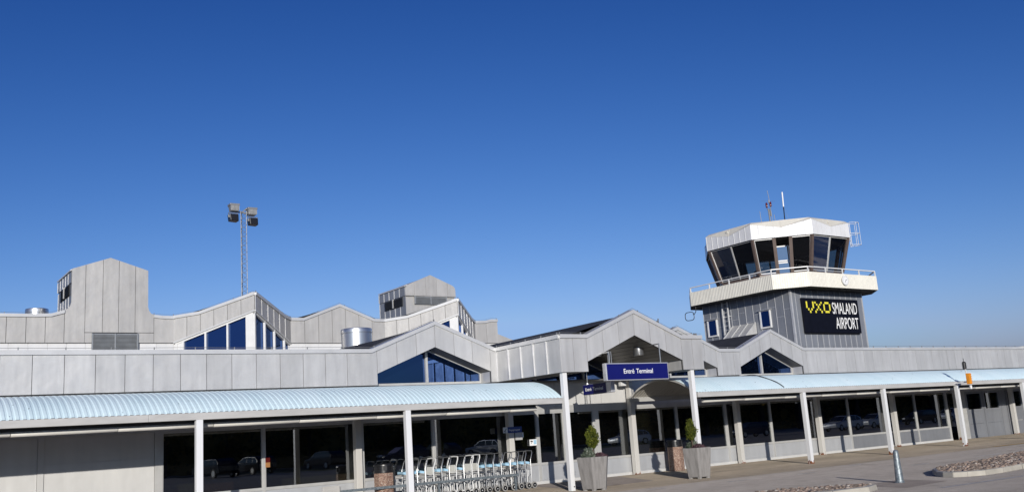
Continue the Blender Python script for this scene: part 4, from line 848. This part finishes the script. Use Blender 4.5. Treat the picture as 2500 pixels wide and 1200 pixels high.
# aerials
w1 = empty('whip_aerial', (50.3, 39, 13.55), 'tall whip aerial, white above and black below, on the tower roof', 'aerial')
MB().tube([(50.35, 39, 13.5), (50.42, 39, 15.3)], .035, 8).build('lower_rod', 'black_paint', w1); MB().tube([(50.42, 39, 15.3), (50.46, 39, 16.3)], .045, 8).build('upper_rod', 'letter_white', w1)
MB().lathe([(.12, 13.5), (.10, 13.68)], (50.35, 39, 0), 12).build('base', 'frame_white', w1); MB().tube([(50.44, 39, 15.3), (50.95, 39, 14.2)], .006, 4).build('stay_wire', 'mast_grey', w1)
w2 = empty('obstruction_light', (48.9, 39, 13.55), 'twin red warning lamps on a short mast on the tower roof', 'warning lamp')
MB().tube([(48.92, 39, 13.4), (48.86, 39, 15.0)], .05, 8).tube([(48.72, 39, 15.08), (48.8, 39, 14.96), (49.05, 39, 15.02), (49.1, 39, 15.18)], .03, 8).box(48.93, 49.03, 38.95, 39.05, 14.55, 14.95).build('mast', 'mast_grey', w2)
for x, z in ((48.72, 15.1), (49.12, 15.2)): MB().lathe([(.06, z), (.068, z+.05), (.068, z+.26), (.04, z+.32), (.01, z+.33)], (x, 39, 0), 12).build('red_lamp', 'red_glass', w2, smooth=True)
w3 = empty('radio_aerial', (49.4, 39.2, 13.55), 'thin grey rod aerials on a cross rail on the tower roof', 'aerial')
a3 = MB(); a3.tube([(49.45, 39.2, 13.4), (49.28, 39.2, 15.9), (49.2, 39.2, 16.35)], .018, 6); a3.tube([(48.45, 39.2, 15.55), (49.9, 39.2, 15.68)], .006, 4)
a3.bar((48.2, 39.2, 13.87), (49.75, 39.2, 13.77), .05); a3.tube([(48.3, 39.2, 13.4), (48.22, 39.2, 14.85)], .018, 6); a3.tube([(49.68, 39.2, 13.6), (49.62, 39.2, 14.75)], .018, 6); a3.tube([(48.05, 39.2, 13.4), (48.03, 39.2, 13.95)], .012, 6); a3.tube([(49.24, 39.2, 15.5), (49.26, 39.2, 15.7)], .045, 6)
a3.build('rods', 'mast_grey', w3)
w4 = empty('loop_aerial', (45.0, 43.2, 9.1), 'black rounded wire loop hanging under the left end of the tower balcony', 'aerial')
lp = []; 
for k in range(24):
    t = 2*math.pi*k/24; cx_ = math.copysign(abs(math.cos(t))**.6, math.cos(t)); sz_ = math.copysign(abs(math.sin(t))**.6, math.sin(t)); lp.append((45.1-.10*cx_, 43.35+.30*cx_, 8.52+.27*sz_))
MB().tube(lp, .025, 6, closed=True).build('loop', 'black_paint', w4)
MB().tube([(45.1, 43.03, 8.6), (45.1, 42.9, 8.62), (45.1, 42.76, 8.75), (45.1, 42.74, 9.14)], .025, 6).build('stem', 'black_paint', w4)

# ------------------------------------------------------------------ person in the cab
def person(loc, rz, label):
    root = empty('person', loc, label, 'person')
    vs = [(0, 0, .92), (0, 0, 1.10), (0, .01, 1.30), (0, .01, 1.45), (0, .0, 1.53), (.18, .0, 1.40), (.26, -.04, 1.14), (.20, -.26, 1.05), (-.18, 0, 1.40), (-.26, -.04, 1.14), (-.20, -.26, 1.05),
          (.10, 0, .86), (.11, -.01, .48), (.11, .02, .08), (.12, -.14, .04), (-.10, 0, .86), (-.11, -.01, .48), (-.11, .02, .08), (-.12, -.14, .04)]
    es = [(0, 1), (1, 2), (2, 3), (3, 4), (3, 5), (5, 6), (6, 7), (3, 8), (8, 9), (9, 10), (0, 11), (11, 12), (12, 13), (13, 14), (0, 15), (15, 16), (16, 17), (17, 18)]
    rs = [.14, .13, .16, .12, .06, .075, .05, .035, .075, .05, .035, .095, .065, .045, .04, .095, .065, .045, .04]
    me = bpy.data.meshes.new('body'); me.from_pydata(vs, es, []); o = bpy.data.objects.new('body', me); C.objects.link(o); o.parent = root; me.materials.append(MAT['cloth_dark'])
    sk = o.modifiers.new('skin', 'SKIN')
    for v, r in zip(me.skin_vertices[0].data, rs): v.radius = (r, r*.8 if r > .1 else r)
    me.skin_vertices[0].data[0].use_root = True
    ss_ = o.modifiers.new('sub', 'SUBSURF'); ss_.levels = 1; ss_.render_levels = 2
    OFF[root.name] = Vector((0, 0, 0))
    MB().lathe([(.01, 1.50), (.055, 1.515), (.075, 1.56), (.082, 1.63), (.078, 1.70), (.05, 1.75), (.01, 1.765)], (0, -.01, 0), 16).lathe([(.004, 0), (.012, .02), (.004, .045)], (0, -.095, 1.60), 6).build('head', 'skin', root, smooth=True)
    MB().lathe([(.088, 1.635), (.09, 1.70), (.06, 1.765), (.01, 1.785)], (0, .015, 0), 16).build('hair', 'hair', root, smooth=True)
    for s in (1, -1):
        h = MB(); x = .2*s; h.lathe([(.03, 0), (.034, .03), (.03, .07)], (x, -.32, 1.045), 8, axis='y')
        for k in range(4): h.tube([(x-.024+.016*k, -.325, 1.045), (x-.024+.016*k, -.36, 1.03), (x-.024+.016*k, -.375+.004*abs(k-1), 1.005)], .008, 5)
        h.tube([(x-.03*s, -.29, 1.04), (x-.05*s, -.32, 1.03), (x-.045*s, -.345, 1.015)], .009, 5); h.build('hand', 'skin', root, smooth=True)
    root.rotation_euler = (0, 0, rz); return root
person((47.35, 39.25, 9.41), RAD(-60), 'dark silhouette of a person standing inside the tower cab')

# ------------------------------------------------------------------ luggage trolleys
def make_trolley(name, white, label):
    root = empty(name, (0, 0, 0), label, 'trolley', 'luggage trolleys parked in a row behind the rail'); fm = 'frame_white' if white else 'steel'
    r = .019 if white else .0135; hw = .23
    fr = MB()
    fr.tube([(0, hw, .10), (0, hw, .86), (.07, hw, 1.06), (.09, hw*.86, 1.13), (.09, 0, 1.14), (.09, -hw*.86, 1.13), (.07, -hw, 1.06), (0, -hw, .86), (0, -hw, .10)], r, 8)
    fr.tube([(0, hw, .58), (0, -hw, .58)], r*.8, 6); fr.tube([(0, 0, .13), (0, 0, .58)], r*.8, 6)
    for y in (-.08, .08): fr.tube([(0, y, .13), (0, y, .58)], r*.6, 6)
    fr.tube([(0, hw, .45), (-.10, hw, .36), (-.12, hw, .16)], r*.7, 6); fr.tube([(0, -hw, .45), (-.10, -hw, .36), (-.12, -hw, .16)], r*.7, 6)
    fr.build('frame', fm, root, smooth=True)
    pl = MB(); pl.tube([(.02, hw, .13), (-.72, hw*.55, .16), (-.72, -hw*.55, .16), (.02, -hw, .13)], r*.9, 6); 
    for k in range(4): x = -.1-.17*k; ww = hw*(1-.45*(-x)/.72); pl.tube([(x, ww, .135-.04*x), (x, -ww, .135-.04*x)], r*.6, 6)
    pl.build('platform', fm, root, smooth=True)
    if white: MB().box(-.03, -.012, -hw+.03, hw-.03, .70, .90).build('panel', 'white_ad', root)
    else: MB().hexa([(-.03, -hw+.02, .74), (-.03, hw-.02, .74), (-.16, hw-.03, .76), (-.16, -hw+.03, .76), (-.02, -hw+.02, .80), (-.02, hw-.02, .80), (-.16, hw-.03, .83), (-.16, -hw+.03, .83)]).build('basket', 'blue_ad', root)
    bs = MB()
    for z in (.62, .68): bs.tube([(0, hw, z), (-.2, hw*.9, z+.02), (-.2, -hw*.9, z+.02), (0, -hw, z)], .006, 5)
    bs.build('wire_basket', fm, root)
    for s in (1, -1):
        y = s*(hw+.045)
        t = MB().lathe([(.055, -.022), (.095, -.022), (.10, -.012), (.10, .012), (.095, .022), (.055, .022)], (.06, y, .10), 24, axis='y').build('wheel', 'tyre_grey', root, smooth=True)
        MB().lathe([(.07, -.024), (.07, .024)], (.06, y, .10), 20, axis='y').build('wheel_disc', 'black_paint', t); MB().lathe([(.014, -.03), (.012, .03)], (.06, y, .10), 10, axis='y').build('hub', 'letter_white', t)
    c = MB().lathe([(.05, -.015), (.05, .015)], (-.70, 0, .05), 16, axis='y').build('wheel', 'black_paint', root); MB().bar((-.70, 0, .06), (-.70, 0, .15), .03).build('fork', fm, root)
    return root
GREY_L = 'grey steel luggage trolley with pale blue basket in the row behind the rail'
protoA = make_trolley('luggage_trolley', False, GREY_L)
protoB = make_trolley('luggage_trolley', True, 'x')
whites = {3: 'white framed luggage trolley, leftmost of the four white ones', 6: 'white framed luggage trolley standing alone in the middle of the row', 8: 'white framed luggage trolley just left of the rightmost white one', 9: 'white framed luggage trolley, rightmost of the four white ones'}
ua = ub = False
for i in range(17):
    x = 13.72+.262*i+random.uniform(-.02, .02)
    if i >= 13: x += .10
    if i in whites:
        o = copy_tree(protoB) if ub else protoB; ub = True; o['label'] = whites[i]
    else:
        o = copy_tree(protoA) if ua else protoA; ua = True; o['label'] = GREY_L
    if i == 16: o['label'] = 'rightmost grey luggage trolley in the row, nearest the entrance'
    o.location = (x-.30, 24.60+random.uniform(-.04, .04), .044); o.rotation_euler = (0, 0, RAD(random.uniform(-4, 4)))
ra = empty('trolley_rail', (15, 24.2, 0), 'low grey steel rail on posts in front of the luggage trolleys', 'rail')
MB().box(11.2, 17.1, 24.18, 24.22, .47, .54).build('top_rail', 'galvanised', ra)
for x in (11.4, 14.3, 17.0): MB().box(x-.03, x+.03, 24.225, 24.265, .02, .52).build('post', 'galvanised', ra)
rb_ = empty('trolley_rail', (15, 25.0, 0), 'low grey steel rail on posts between the luggage trolleys and the glass', 'rail')
MB().box(11.2, 17.4, 25.04, 25.08, .28, .33).build('top_rail', 'galvanised', rb_)
for x in (11.4, 14.3, 17.0): MB().box(x-.03, x+.03, 25.085, 25.125, .03, .32).build('post', 'galvanised', rb_)

# ------------------------------------------------------------------ planters and plants
def planter(x, y, label):
    o = empty('planter', (x, y, 0), label, 'planter', 'concrete planters by the porch posts')
    n = 6; rot = RAD(46); ring = lambda r, z: [(x+r*math.cos(2*math.pi*k/n+rot), y+r*math.sin(2*math.pi*k/n+rot), z) for k in range(n)]
    prof = [(.375, .05), (.385, .08), (.495, .90), (.50, .93), (.42, .93), (.40, .86)]
    b = MB(); vs = []; fs = []
    for r, z in prof: vs += ring(r, z)
    for i in range(len(prof)-1):
        for k in range(n): fs.append((i*n+k, i*n+(k+1) % n, (i+1)*n+(k+1) % n, (i+1)*n+k))
    fs.append(tuple(range(n))[::-1]); b.add(vs, fs); bo = b.build('tub', 'planter_concrete', o, bevel=.008)
    ft = MB()
    for k in range(n):
        a = 2*math.pi*k/n+rot; ft.lathe([(.07, 0), (.075, .052)], (x+.30*math.cos(a), y+.30*math.sin(a), 0), 8)
    ft.build('foot', 'planter_concrete', bo)
    MB().add(ring(.39, .85), [tuple(range(n))]).build('soil', 'soil', o)
def leaves(mb, fn, n, size, up=.3):
    for _ in range(n):
        p = Vector(fn()); d = Vector((random.gauss(0, 1), random.gauss(0, 1), random.gauss(0, 1)+up)).normalized(); s = d.cross(Vector((random.gauss(0, 1), random.gauss(0, 1), random.gauss(0, 1)))).normalized()
        L = size*random.uniform(.6, 1.4); w = L*.22; mb.quad(p-s*w*.5, p+d*L*.5-s*w, p+d*L, p+d*L*.5+s*w, p+s*w*.5)
def plants(x, y, zt, lab):
    t = empty('topiary_tree', (x, y, .85), lab[0], 'shrub'); cz = zt-.32
    MB().tube([(x, y, .84), (x+.015, y, 1.0), (x, y+.01, cz-.2), (x, y, zt-.12)], [.022, .02, .018, .006], 8).build('trunk', 'bark', t)
    cr = MB(); rd = random.Random(int(x*10)); lob = [(rd.uniform(0, 6.28), rd.uniform(-.2, .22), rd.uniform(.05, .10)) for _ in range(16)]
    def f():
        while True:
            h = random.uniform(0, 1); r = .215*lab[4]*math.sin(math.pi*min(1, h*.97+.03))**.6*(1.10-.42*h); a = random.uniform(0, 6.28); k = random.uniform(.35, 1)**.5
            r *= 1+.20*math.sin(3*a+h*9)+.16*math.sin(7*a-h*17)+.12*math.sin(13*a+h*31)
            return (x+math.cos(a)*r*k, y+math.sin(a)*r*k, cz-.30+h*.60)
    leaves(cr, f, 2300, .052, 1.4)
    for _ in range(26):
        a = random.uniform(0, 6.28); hh = random.uniform(.1, 1); rr = .20*lab[4]*math.sin(math.pi*min(1, hh*.97+.03))**.6*(1.10-.42*hh); bx = Vector((x+math.cos(a)*rr, y+math.sin(a)*rr, cz-.30+hh*.60)); dv = Vector((math.cos(a)*.5, math.sin(a)*.5, 1)).normalized()
        leaves(cr, lambda: tuple(bx+dv*random.uniform(0, .085)+Vector((random.gauss(0, .006), random.gauss(0, .006), 0))), 9, .035, 2.0); cr.build('crown', 'thuja', t, fix=False)
    def g(cx, cy, r, z0, h): 
        def q():
            a = random.uniform(0, 6.28); k = math.sqrt(random.random()); return (cx+math.cos(a)*r*k, cy+math.sin(a)*r*k, z0+h*(1-k*k)*random.uniform(.2, 1))
        return q
    he = MB(); leaves(he, g(x+.08, y-.18, .22, .90, .13), 1500, .045, .9); leaves(he, g(x+.24, y-.02, .16, .90, .11), 800, .045, .9); tag(he.build('heather', 'heather', fix=False), lab[1], 'plant')
    la = MB(); lx, ly = (x-.20, y-.02) if lab[3] else (x+.16, y+.16); leaves(la, g(lx, ly, .17, .90, .26), 900, .09, 1.6); tag(la.build('lavender', 'lavender', fix=False), lab[2], 'plant')
planter(17.72, 21.38, 'grey concrete planter in front of the left porch post'); planter(21.90, 21.35, 'grey concrete planter in front of the right porch post')
plants(17.78, 21.40, 1.78, ('clipped conifer on a short stem in the left planter', 'purple heather clump spilling over the left planter', 'grey green lavender clump in the left planter', True, .90))
plants(21.76, 21.37, 1.79, ('clipped conifer on a short stem in the right planter', 'purple heather clump spilling over the right planter', 'grey green lavender clump in the right planter', False, .76))

# ------------------------------------------------------------------ litter bins
def litter_bin(x, y, label):
    o = empty('litter_bin', (x, y, .045), label, 'litter bin', 'pebble litter bins'); r8 = RAD(22.5-35)
    MB().lathe([(.275, .05), (.285, .07), (.285, .40), (.277, .405), (.277, .41), (.285, .415), (.285, .87), (.27, .89)], (x, y, 0), 8, rot=r8).build('body', 'pebble_aggregate', o, bevel=.01)
    b = MB().lathe([(.27, .89), (.285, .90), (.285, .96), (.25, .965)], (x, y, 0), 28)
    for k in range(6): a = 2*math.pi*k/6+.2; b.bar((x+0.258*math.cos(a), y+0.258*math.sin(a), .95), (x+0.258*math.cos(a), y+0.258*math.sin(a), 1.09), .10, .02, (math.cos(a), math.sin(a), 0))
    b.lathe([(.25, .95), (.25, 1.09)], (x, y, 0), 20); b.lathe([(.275, 1.08), (.29, 1.085), (.285, 1.12), (.23, 1.14), (.02, 1.145)], (x, y, 0), 28); b.build('lid', 'black_paint', o, smooth=True)
litter_bin(12.68, 24.5, 'brown pebble litter bin with black lid left of the luggage trolleys'); litter_bin(24.85, 25.28, 'brown pebble litter bin with black lid beside the right planter')

# ------------------------------------------------------------------ bollard and traffic islands
bo = empty('bollard', (20.27, 13.38, 0), 'tapered galvanised steel bollard on a dark asphalt patch', 'bollard')
MB().lathe([(.095, 0), (.092, .02), (.062, .68), (.06, .71), (.048, .735), (.02, .75), (.002, .752)], (20.27, 13.40, 0), 24).build('shaft', 'galvanised', bo, smooth=True)
MB().lathe([(.10, 0), (.11, .004), (.11, .012), (.098, .03)], (20.27, 13.40, 0), 24).build('base_ring', 'galvanised', bo)
def island(outline, label, loc):
    o = empty('traffic_island', loc, label, 'traffic island'); n = len(outline); cx = sum(p[0] for p in outline)/n; cy = sum(p[1] for p in outline)/n
    ins = lambda k, w: (outline[k][0]+(cx-outline[k][0])*w/max(.3, math.dist(outline[k], (cx, cy))), outline[k][1]+(cy-outline[k][1])*w/max(.3, math.dist(outline[k], (cx, cy))))
    kb = MB(); 
    for k in range(n):
        j = (k+1) % n; a, b = Vector((*outline[k], 0)), Vector((*outline[j], 0)); c, d = Vector((*ins(j, .15), 0)), Vector((*ins(k, .15), 0)); t = (b-a)*.006
        u = Vector((0, 0, .115)); e = Vector((0, 0, .13)); a2 = a.lerp(d, .12); b2 = b.lerp(c, .12)
        kb.hexa([a+t, b-t, c-t, d+t, a2+t+u, b2-t+u, c-t+e, d+t+e])
    kb.build('kerb', 'curb', o, bevel=.012)
    inner = [ins(k, .17) for k in range(n)]; MB().prism([(x, y, 0) for x, y in inner], (0, 0, .11)).build('mortar', 'soil', o)
    from mathutils.geometry import intersect_point_tri_2d
    def inside(x, y): return any(intersect_point_tri_2d(Vector((x, y)), Vector(inner[k]), Vector(inner[(k+1) % n]), Vector((cx, cy))) for k in range(n))
    st = MB(); xs = [p[0] for p in inner]; ys = [p[1] for p in inner]; y = min(ys); row = 0
    while y < max(ys):
        x = min(xs)+(row % 2)*.054
        while x < min(max(xs), 34):
            px_, py_ = x+random.uniform(-.015, .015), y+random.uniform(-.015, .015)
            if inside(px_, py_):
                r = random.uniform(.038, .058); a0 = random.uniform(0, 6.28); h = random.uniform(.122, .155); m = 7; ang = [a0+2*math.pi*k/m+random.uniform(-.2, .2) for k in range(m)]; rr = [r*random.uniform(.85, 1.15) for _ in range(m)]
                lo = [(px_+rr[k]*math.cos(ang[k]), py_+rr[k]*math.sin(ang[k]), .105) for k in range(m)]; mi = [(px_+.9*rr[k]*math.cos(ang[k]), py_+.9*rr[k]*math.sin(ang[k]), h-.015) for k in range(m)]; hi = [(px_+.55*rr[k]*math.cos(ang[k]), py_+.55*rr[k]*math.sin(ang[k]), h) for k in range(m)]
                st.add(lo+mi+hi, [(k, (k+1) % m, m+(k+1) % m, m+k) for k in range(m)]+[(m+k, m+(k+1) % m, 2*m+(k+1) % m, 2*m+k) for k in range(m)]+[tuple(range(2*m, 3*m))])
            x += .108
        y += .092; row += 1
    tag(st.build('cobblestones', 'cobble', o, smooth=True), kind='stuff')
island([(22.05, 13.55), (21.82, 13.25), (21.75, 12.95), (21.95, 12.7), (22.4, 12.5), (23.2, 12.5), (24.4, 12.65), (27, 12.85), (32, 13.2), (38, 13.6), (38, 16.6), (32, 16.0), (29.0, 15.5), (26.5, 15.0), (24.5, 14.75), (23.1, 14.3)], 'kerbed island of brown cobbles right of the steel bollard', (24, 13.6, 0))
island([(18.45, 12.75), (18.50, 12.95), (18.42, 13.2), (18.15, 13.55), (17.6, 14.0), (16.9, 14.4), (16.0, 14.55), (15.3, 14.3), (15.0, 13.7), (15.6, 13.1), (16.8, 12.65), (17.8, 12.5)], 'kerbed island tip with brown cobbles left of the steel bollard', (17, 13.4, 0))

# ------------------------------------------------------------------ beacon on the right canopy
wb = empty('warning_light', (38.05, 21.3, 2.6), 'orange signal box with black lamp fixed to the right canopy gutter', 'signal')
MB().box(37.96, 38.14, 21.24, 21.38, 2.50, 2.94).build('signal_box', 'orange_paint', wb, bevel=.012)
rbx = MB()
for i in range(5): rbx.box(37.95, 38.15, 21.225, 21.239, 2.54+i*.085, 2.56+i*.085)
rbx.build('box_rib', 'orange_paint', wb)
MB().bar((37.99, 21.35, 2.93), (37.93, 21.35, 3.25), .04).bar((38.1, 21.40, 2.6), (38.1, 21.98, 2.58), .05).build('bracket', 'frame_white', wb)
MB().lathe([(.05, 3.12), (.08, 3.14), (.08, 3.38), (.05, 3.42)], (37.93, 21.35, 0), 14).tube([(37.93, 21.35, 3.4), (37.93, 21.35, 3.56)], .012, 6).build('black_lamp', 'black_paint', wb)
MB().lathe([(.045, 2.30), (.05, 2.32), (.05, 2.45)], (38.1, 21.31, 0), 12).build('white_lamp', 'frame_white', wb)

# ------------------------------------------------------------------ far building behind the right end
fb_ = empty('far_building', (92, 42, 0), 'cream ribbed hangar roof edge just showing above the right end of the fascia', 'building')
fw = MB(); fw.prism([(84, 44, 0), (104, 44, 0), (104, 44, 7.4), (84, 44, 6.35)], (0, 14, 0)); fw.build('wall', 'cream_sheet', fb_)
fr_ = MB()
for i in range(60): x = 84+i*.33; fr_.box(x, x+.1, 43.94, 43.999, 4.5, 6.30+(x-84)*.0525)
fr_.build('wall_rib', 'cream_sheet', fb_)

# ------------------------------------------------------------------ what the glass mirrors: parked cars and trees across the forecourt
def make_car(paint, label):
    root = empty('parked_car', (0, 0, 0), label, 'car', 'cars parked across the forecourt'); W_ = .86
    low = [(-2.15, .32), (-2.2, .62), (-2.1, .80), (-1.1, .92), (2.0, .98), (2.2, .90), (2.22, .45), (2.1, .30)]
    gh = [(-1.15, .92), (-.35, 1.40), (.2, 1.47), (1.5, 1.45), (1.95, 1.2), (2.08, .97)]
    b = MB(); b.prism([(x, -W_, z) for x, z in low], (0, 2*W_, 0)); bd = b.build('body', paint, root, bevel=.06, smooth=True)
    c = MB(); pts = [(x, z) for x, z in gh]; n = len(pts); c.add([(x, -W_+.02+(z-.92)*.22, z) for x, z in pts]+[(x, W_-.02-(z-.92)*.22, z) for x, z in pts], [tuple(range(n)), tuple(range(n, 2*n))[::-1]]+[(i, (i+1) % n, n+(i+1) % n, n+i) for i in range(n)]); c.build('cabin', paint, root, bevel=.04)
    for s in (-1, 1):
        wn = MB()
        for q in ([(-.95, .98), (-.28, 1.36), (.30, 1.40), (.30, .98)], [(.36, .98), (.36, 1.40), (1.2, 1.40), (1.2, .98)], [(1.26, .98), (1.26, 1.39), (1.5, 1.38), (1.82, 1.18), (1.88, 1.0)]): wn.add([(x, s*(W_-.012-(z-.92)*.22), z) for x, z in q], [tuple(range(len(q)))])
        wn.build('window', 'car_window', root)
        for x in (-1.38, 1.35):
            w = MB().lathe([(.2, -.10), (.31, -.10), (.32, -.06), (.32, .06), (.31, .10), (.2, .10)], (x, s*(W_-.08), .32), 24, axis='y').build('wheel', 'dark_rubber', root); MB().lathe([(.21, -.105), (.21, .105)], (x, s*(W_-.08), .32), 20, axis='y').build('rim', 'steel', w)
    ws = MB(); y_ = lambda z: W_-.09-(z-.92)*.22
    for (xa, za), (xb, zb) in (((-1.10, .95), (-.40, 1.385)), ((2.065, 1.0), (1.96, 1.19)), ((1.94, 1.215), (1.55, 1.43))): ws.quad((xa-.012*(1 if xa < 0 else -1), -y_(za), za+.012), (xa-.012*(1 if xa < 0 else -1), y_(za), za+.012), (xb-.012*(1 if xa < 0 else -1), y_(zb), zb+.012), (xb-.012*(1 if xa < 0 else -1), -y_(zb), zb+.012))
    ws.build('windscreen', 'car_window', root)
    MB().box(-2.19, -2.0, -.8, -.45, .62, .76).build('headlight', 'steel_bright', root); MB().box(-2.19, -2.0, .45, .8, .62, .76).build('headlight', 'steel_bright', root)
    return root
cars = {}
spots = [(82.5, -8.5, 0, 'car_silver', 'silver estate car mirrored in the right glass bays'), (89.5, -9.5, 4, 'car_silver', 'second silver estate car mirrored in the right glass bays'), (97, -9, 0, 'car_dark', 'dark car at the far right of the mirrored row'),
         (104, -9.5, 0, 'car_silver', 'silver car at the far end of the mirrored row'), (75, -14, 8, 'car_blue', 'blue car at the near end of the mirrored row'), (66, -22, 0, 'car_silver', 'silver car mirrored in the bay right of the planter'),
         (25, -26, 78, 'car_dark', 'dark car mirrored at the left end of the glass'), (28.2, -26, 80, 'car_dark', 'dark car mirrored left of the first white post'), (34.8, -26.5, 82, 'car_dark', 'dark car mirrored right of the first white post'), (41, -24, 3, 'car_blue', 'blue car mirrored in the second glass bay'), (47, -28, 70, 'car_dark', 'dark car mirrored in the third glass bay'), (52, -27, 75, 'car_silver', 'silver car mirrored above the luggage trolleys')]
for x, y, rz, pm, lb in spots:
    if pm not in cars: o = cars[pm] = make_car(pm, lb)
    else: o = copy_tree(cars[pm]); o['label'] = lb
    o.location = (x, y, 0); o.rotation_euler = (0, 0, RAD(rz))
def make_tree(seed, label):
    rd = random.Random(seed); root = empty('broadleaf_tree', (0, 0, 0), label, 'tree', 'trees across the forecourt')
    tr = MB(); tr.tube([(0, 0, 0), (.05, 0, 2), (0, .1, 4), (.1, 0, 7)], [.22, .17, .12, .04], 8)
    cl = []
    for k in range(16):
        a = rd.uniform(0, 6.28); h = rd.uniform(2.2, 7.6); r = rd.uniform(.5, 2.1)*(1-abs(h-4.5)/7); c = (math.cos(a)*r, math.sin(a)*r, h); cl.append(c); tr.tube([(0, 0, h*.6), (c[0]*.5, c[1]*.5, h*.85), c], [.07, .05, .02], 5)
    tr.build('trunk', 'bark', root)
    lf = MB()
    for _ in range(2600):
        c = rd.choice(cl); p = Vector(c)+Vector((rd.gauss(0, .55), rd.gauss(0, .55), rd.gauss(0, .5))); d = Vector((rd.gauss(0, 1), rd.gauss(0, 1), rd.gauss(0, 1))).normalized(); s = d.orthogonal().normalized(); L = rd.uniform(.14, .34); lf.quad(p-s*L*.35, p+d*L*.5, p+s*L*.35, p-d*L*.5)
    lf.build('crown', 'tree_leaf', root, fix=False); return root
tl = 'dense autumn tree across the forecourt mirrored in the glass'
protos = [make_tree(k, tl) for k in (3, 5, 9)]; used = [False]*3
for i in range(34):
    x = 26+i*5.0+random.uniform(-1.2, 1.2); k = i % 3
    o = protos[k] if not used[k] else copy_tree(protos[k]); used[k] = True
    o.location = (x, -42+random.uniform(-3, 3), 0); s = (.70 if x < 72 else .70+(min(x, 112)-72)*.032)*random.uniform(.9, 1.1); o.scale = (s*1.15, s*1.15, s); o.rotation_euler = (0, 0, random.uniform(0, 6.28))
hg = MB()
for i in range(14000):
    p = Vector((random.uniform(20, 200), -46+random.uniform(-1, 1), random.uniform(0, 5.4))); d = Vector((random.gauss(0, 1), random.gauss(0, 1), random.gauss(0, 1))).normalized(); s = d.orthogonal().normalized(); L = random.uniform(.3, .6); hg.quad(p-s*L*.4, p+d*L*.5, p+s*L*.4, p-d*L*.5)
hg.box(20, 200, -46.6, -45.9, 0, 5.0)
tag(hg.build('hedge', 'tree_leaf', fix=False), 'long dark hedge across the forecourt mirrored low in the glass', 'hedge', kind='stuff')
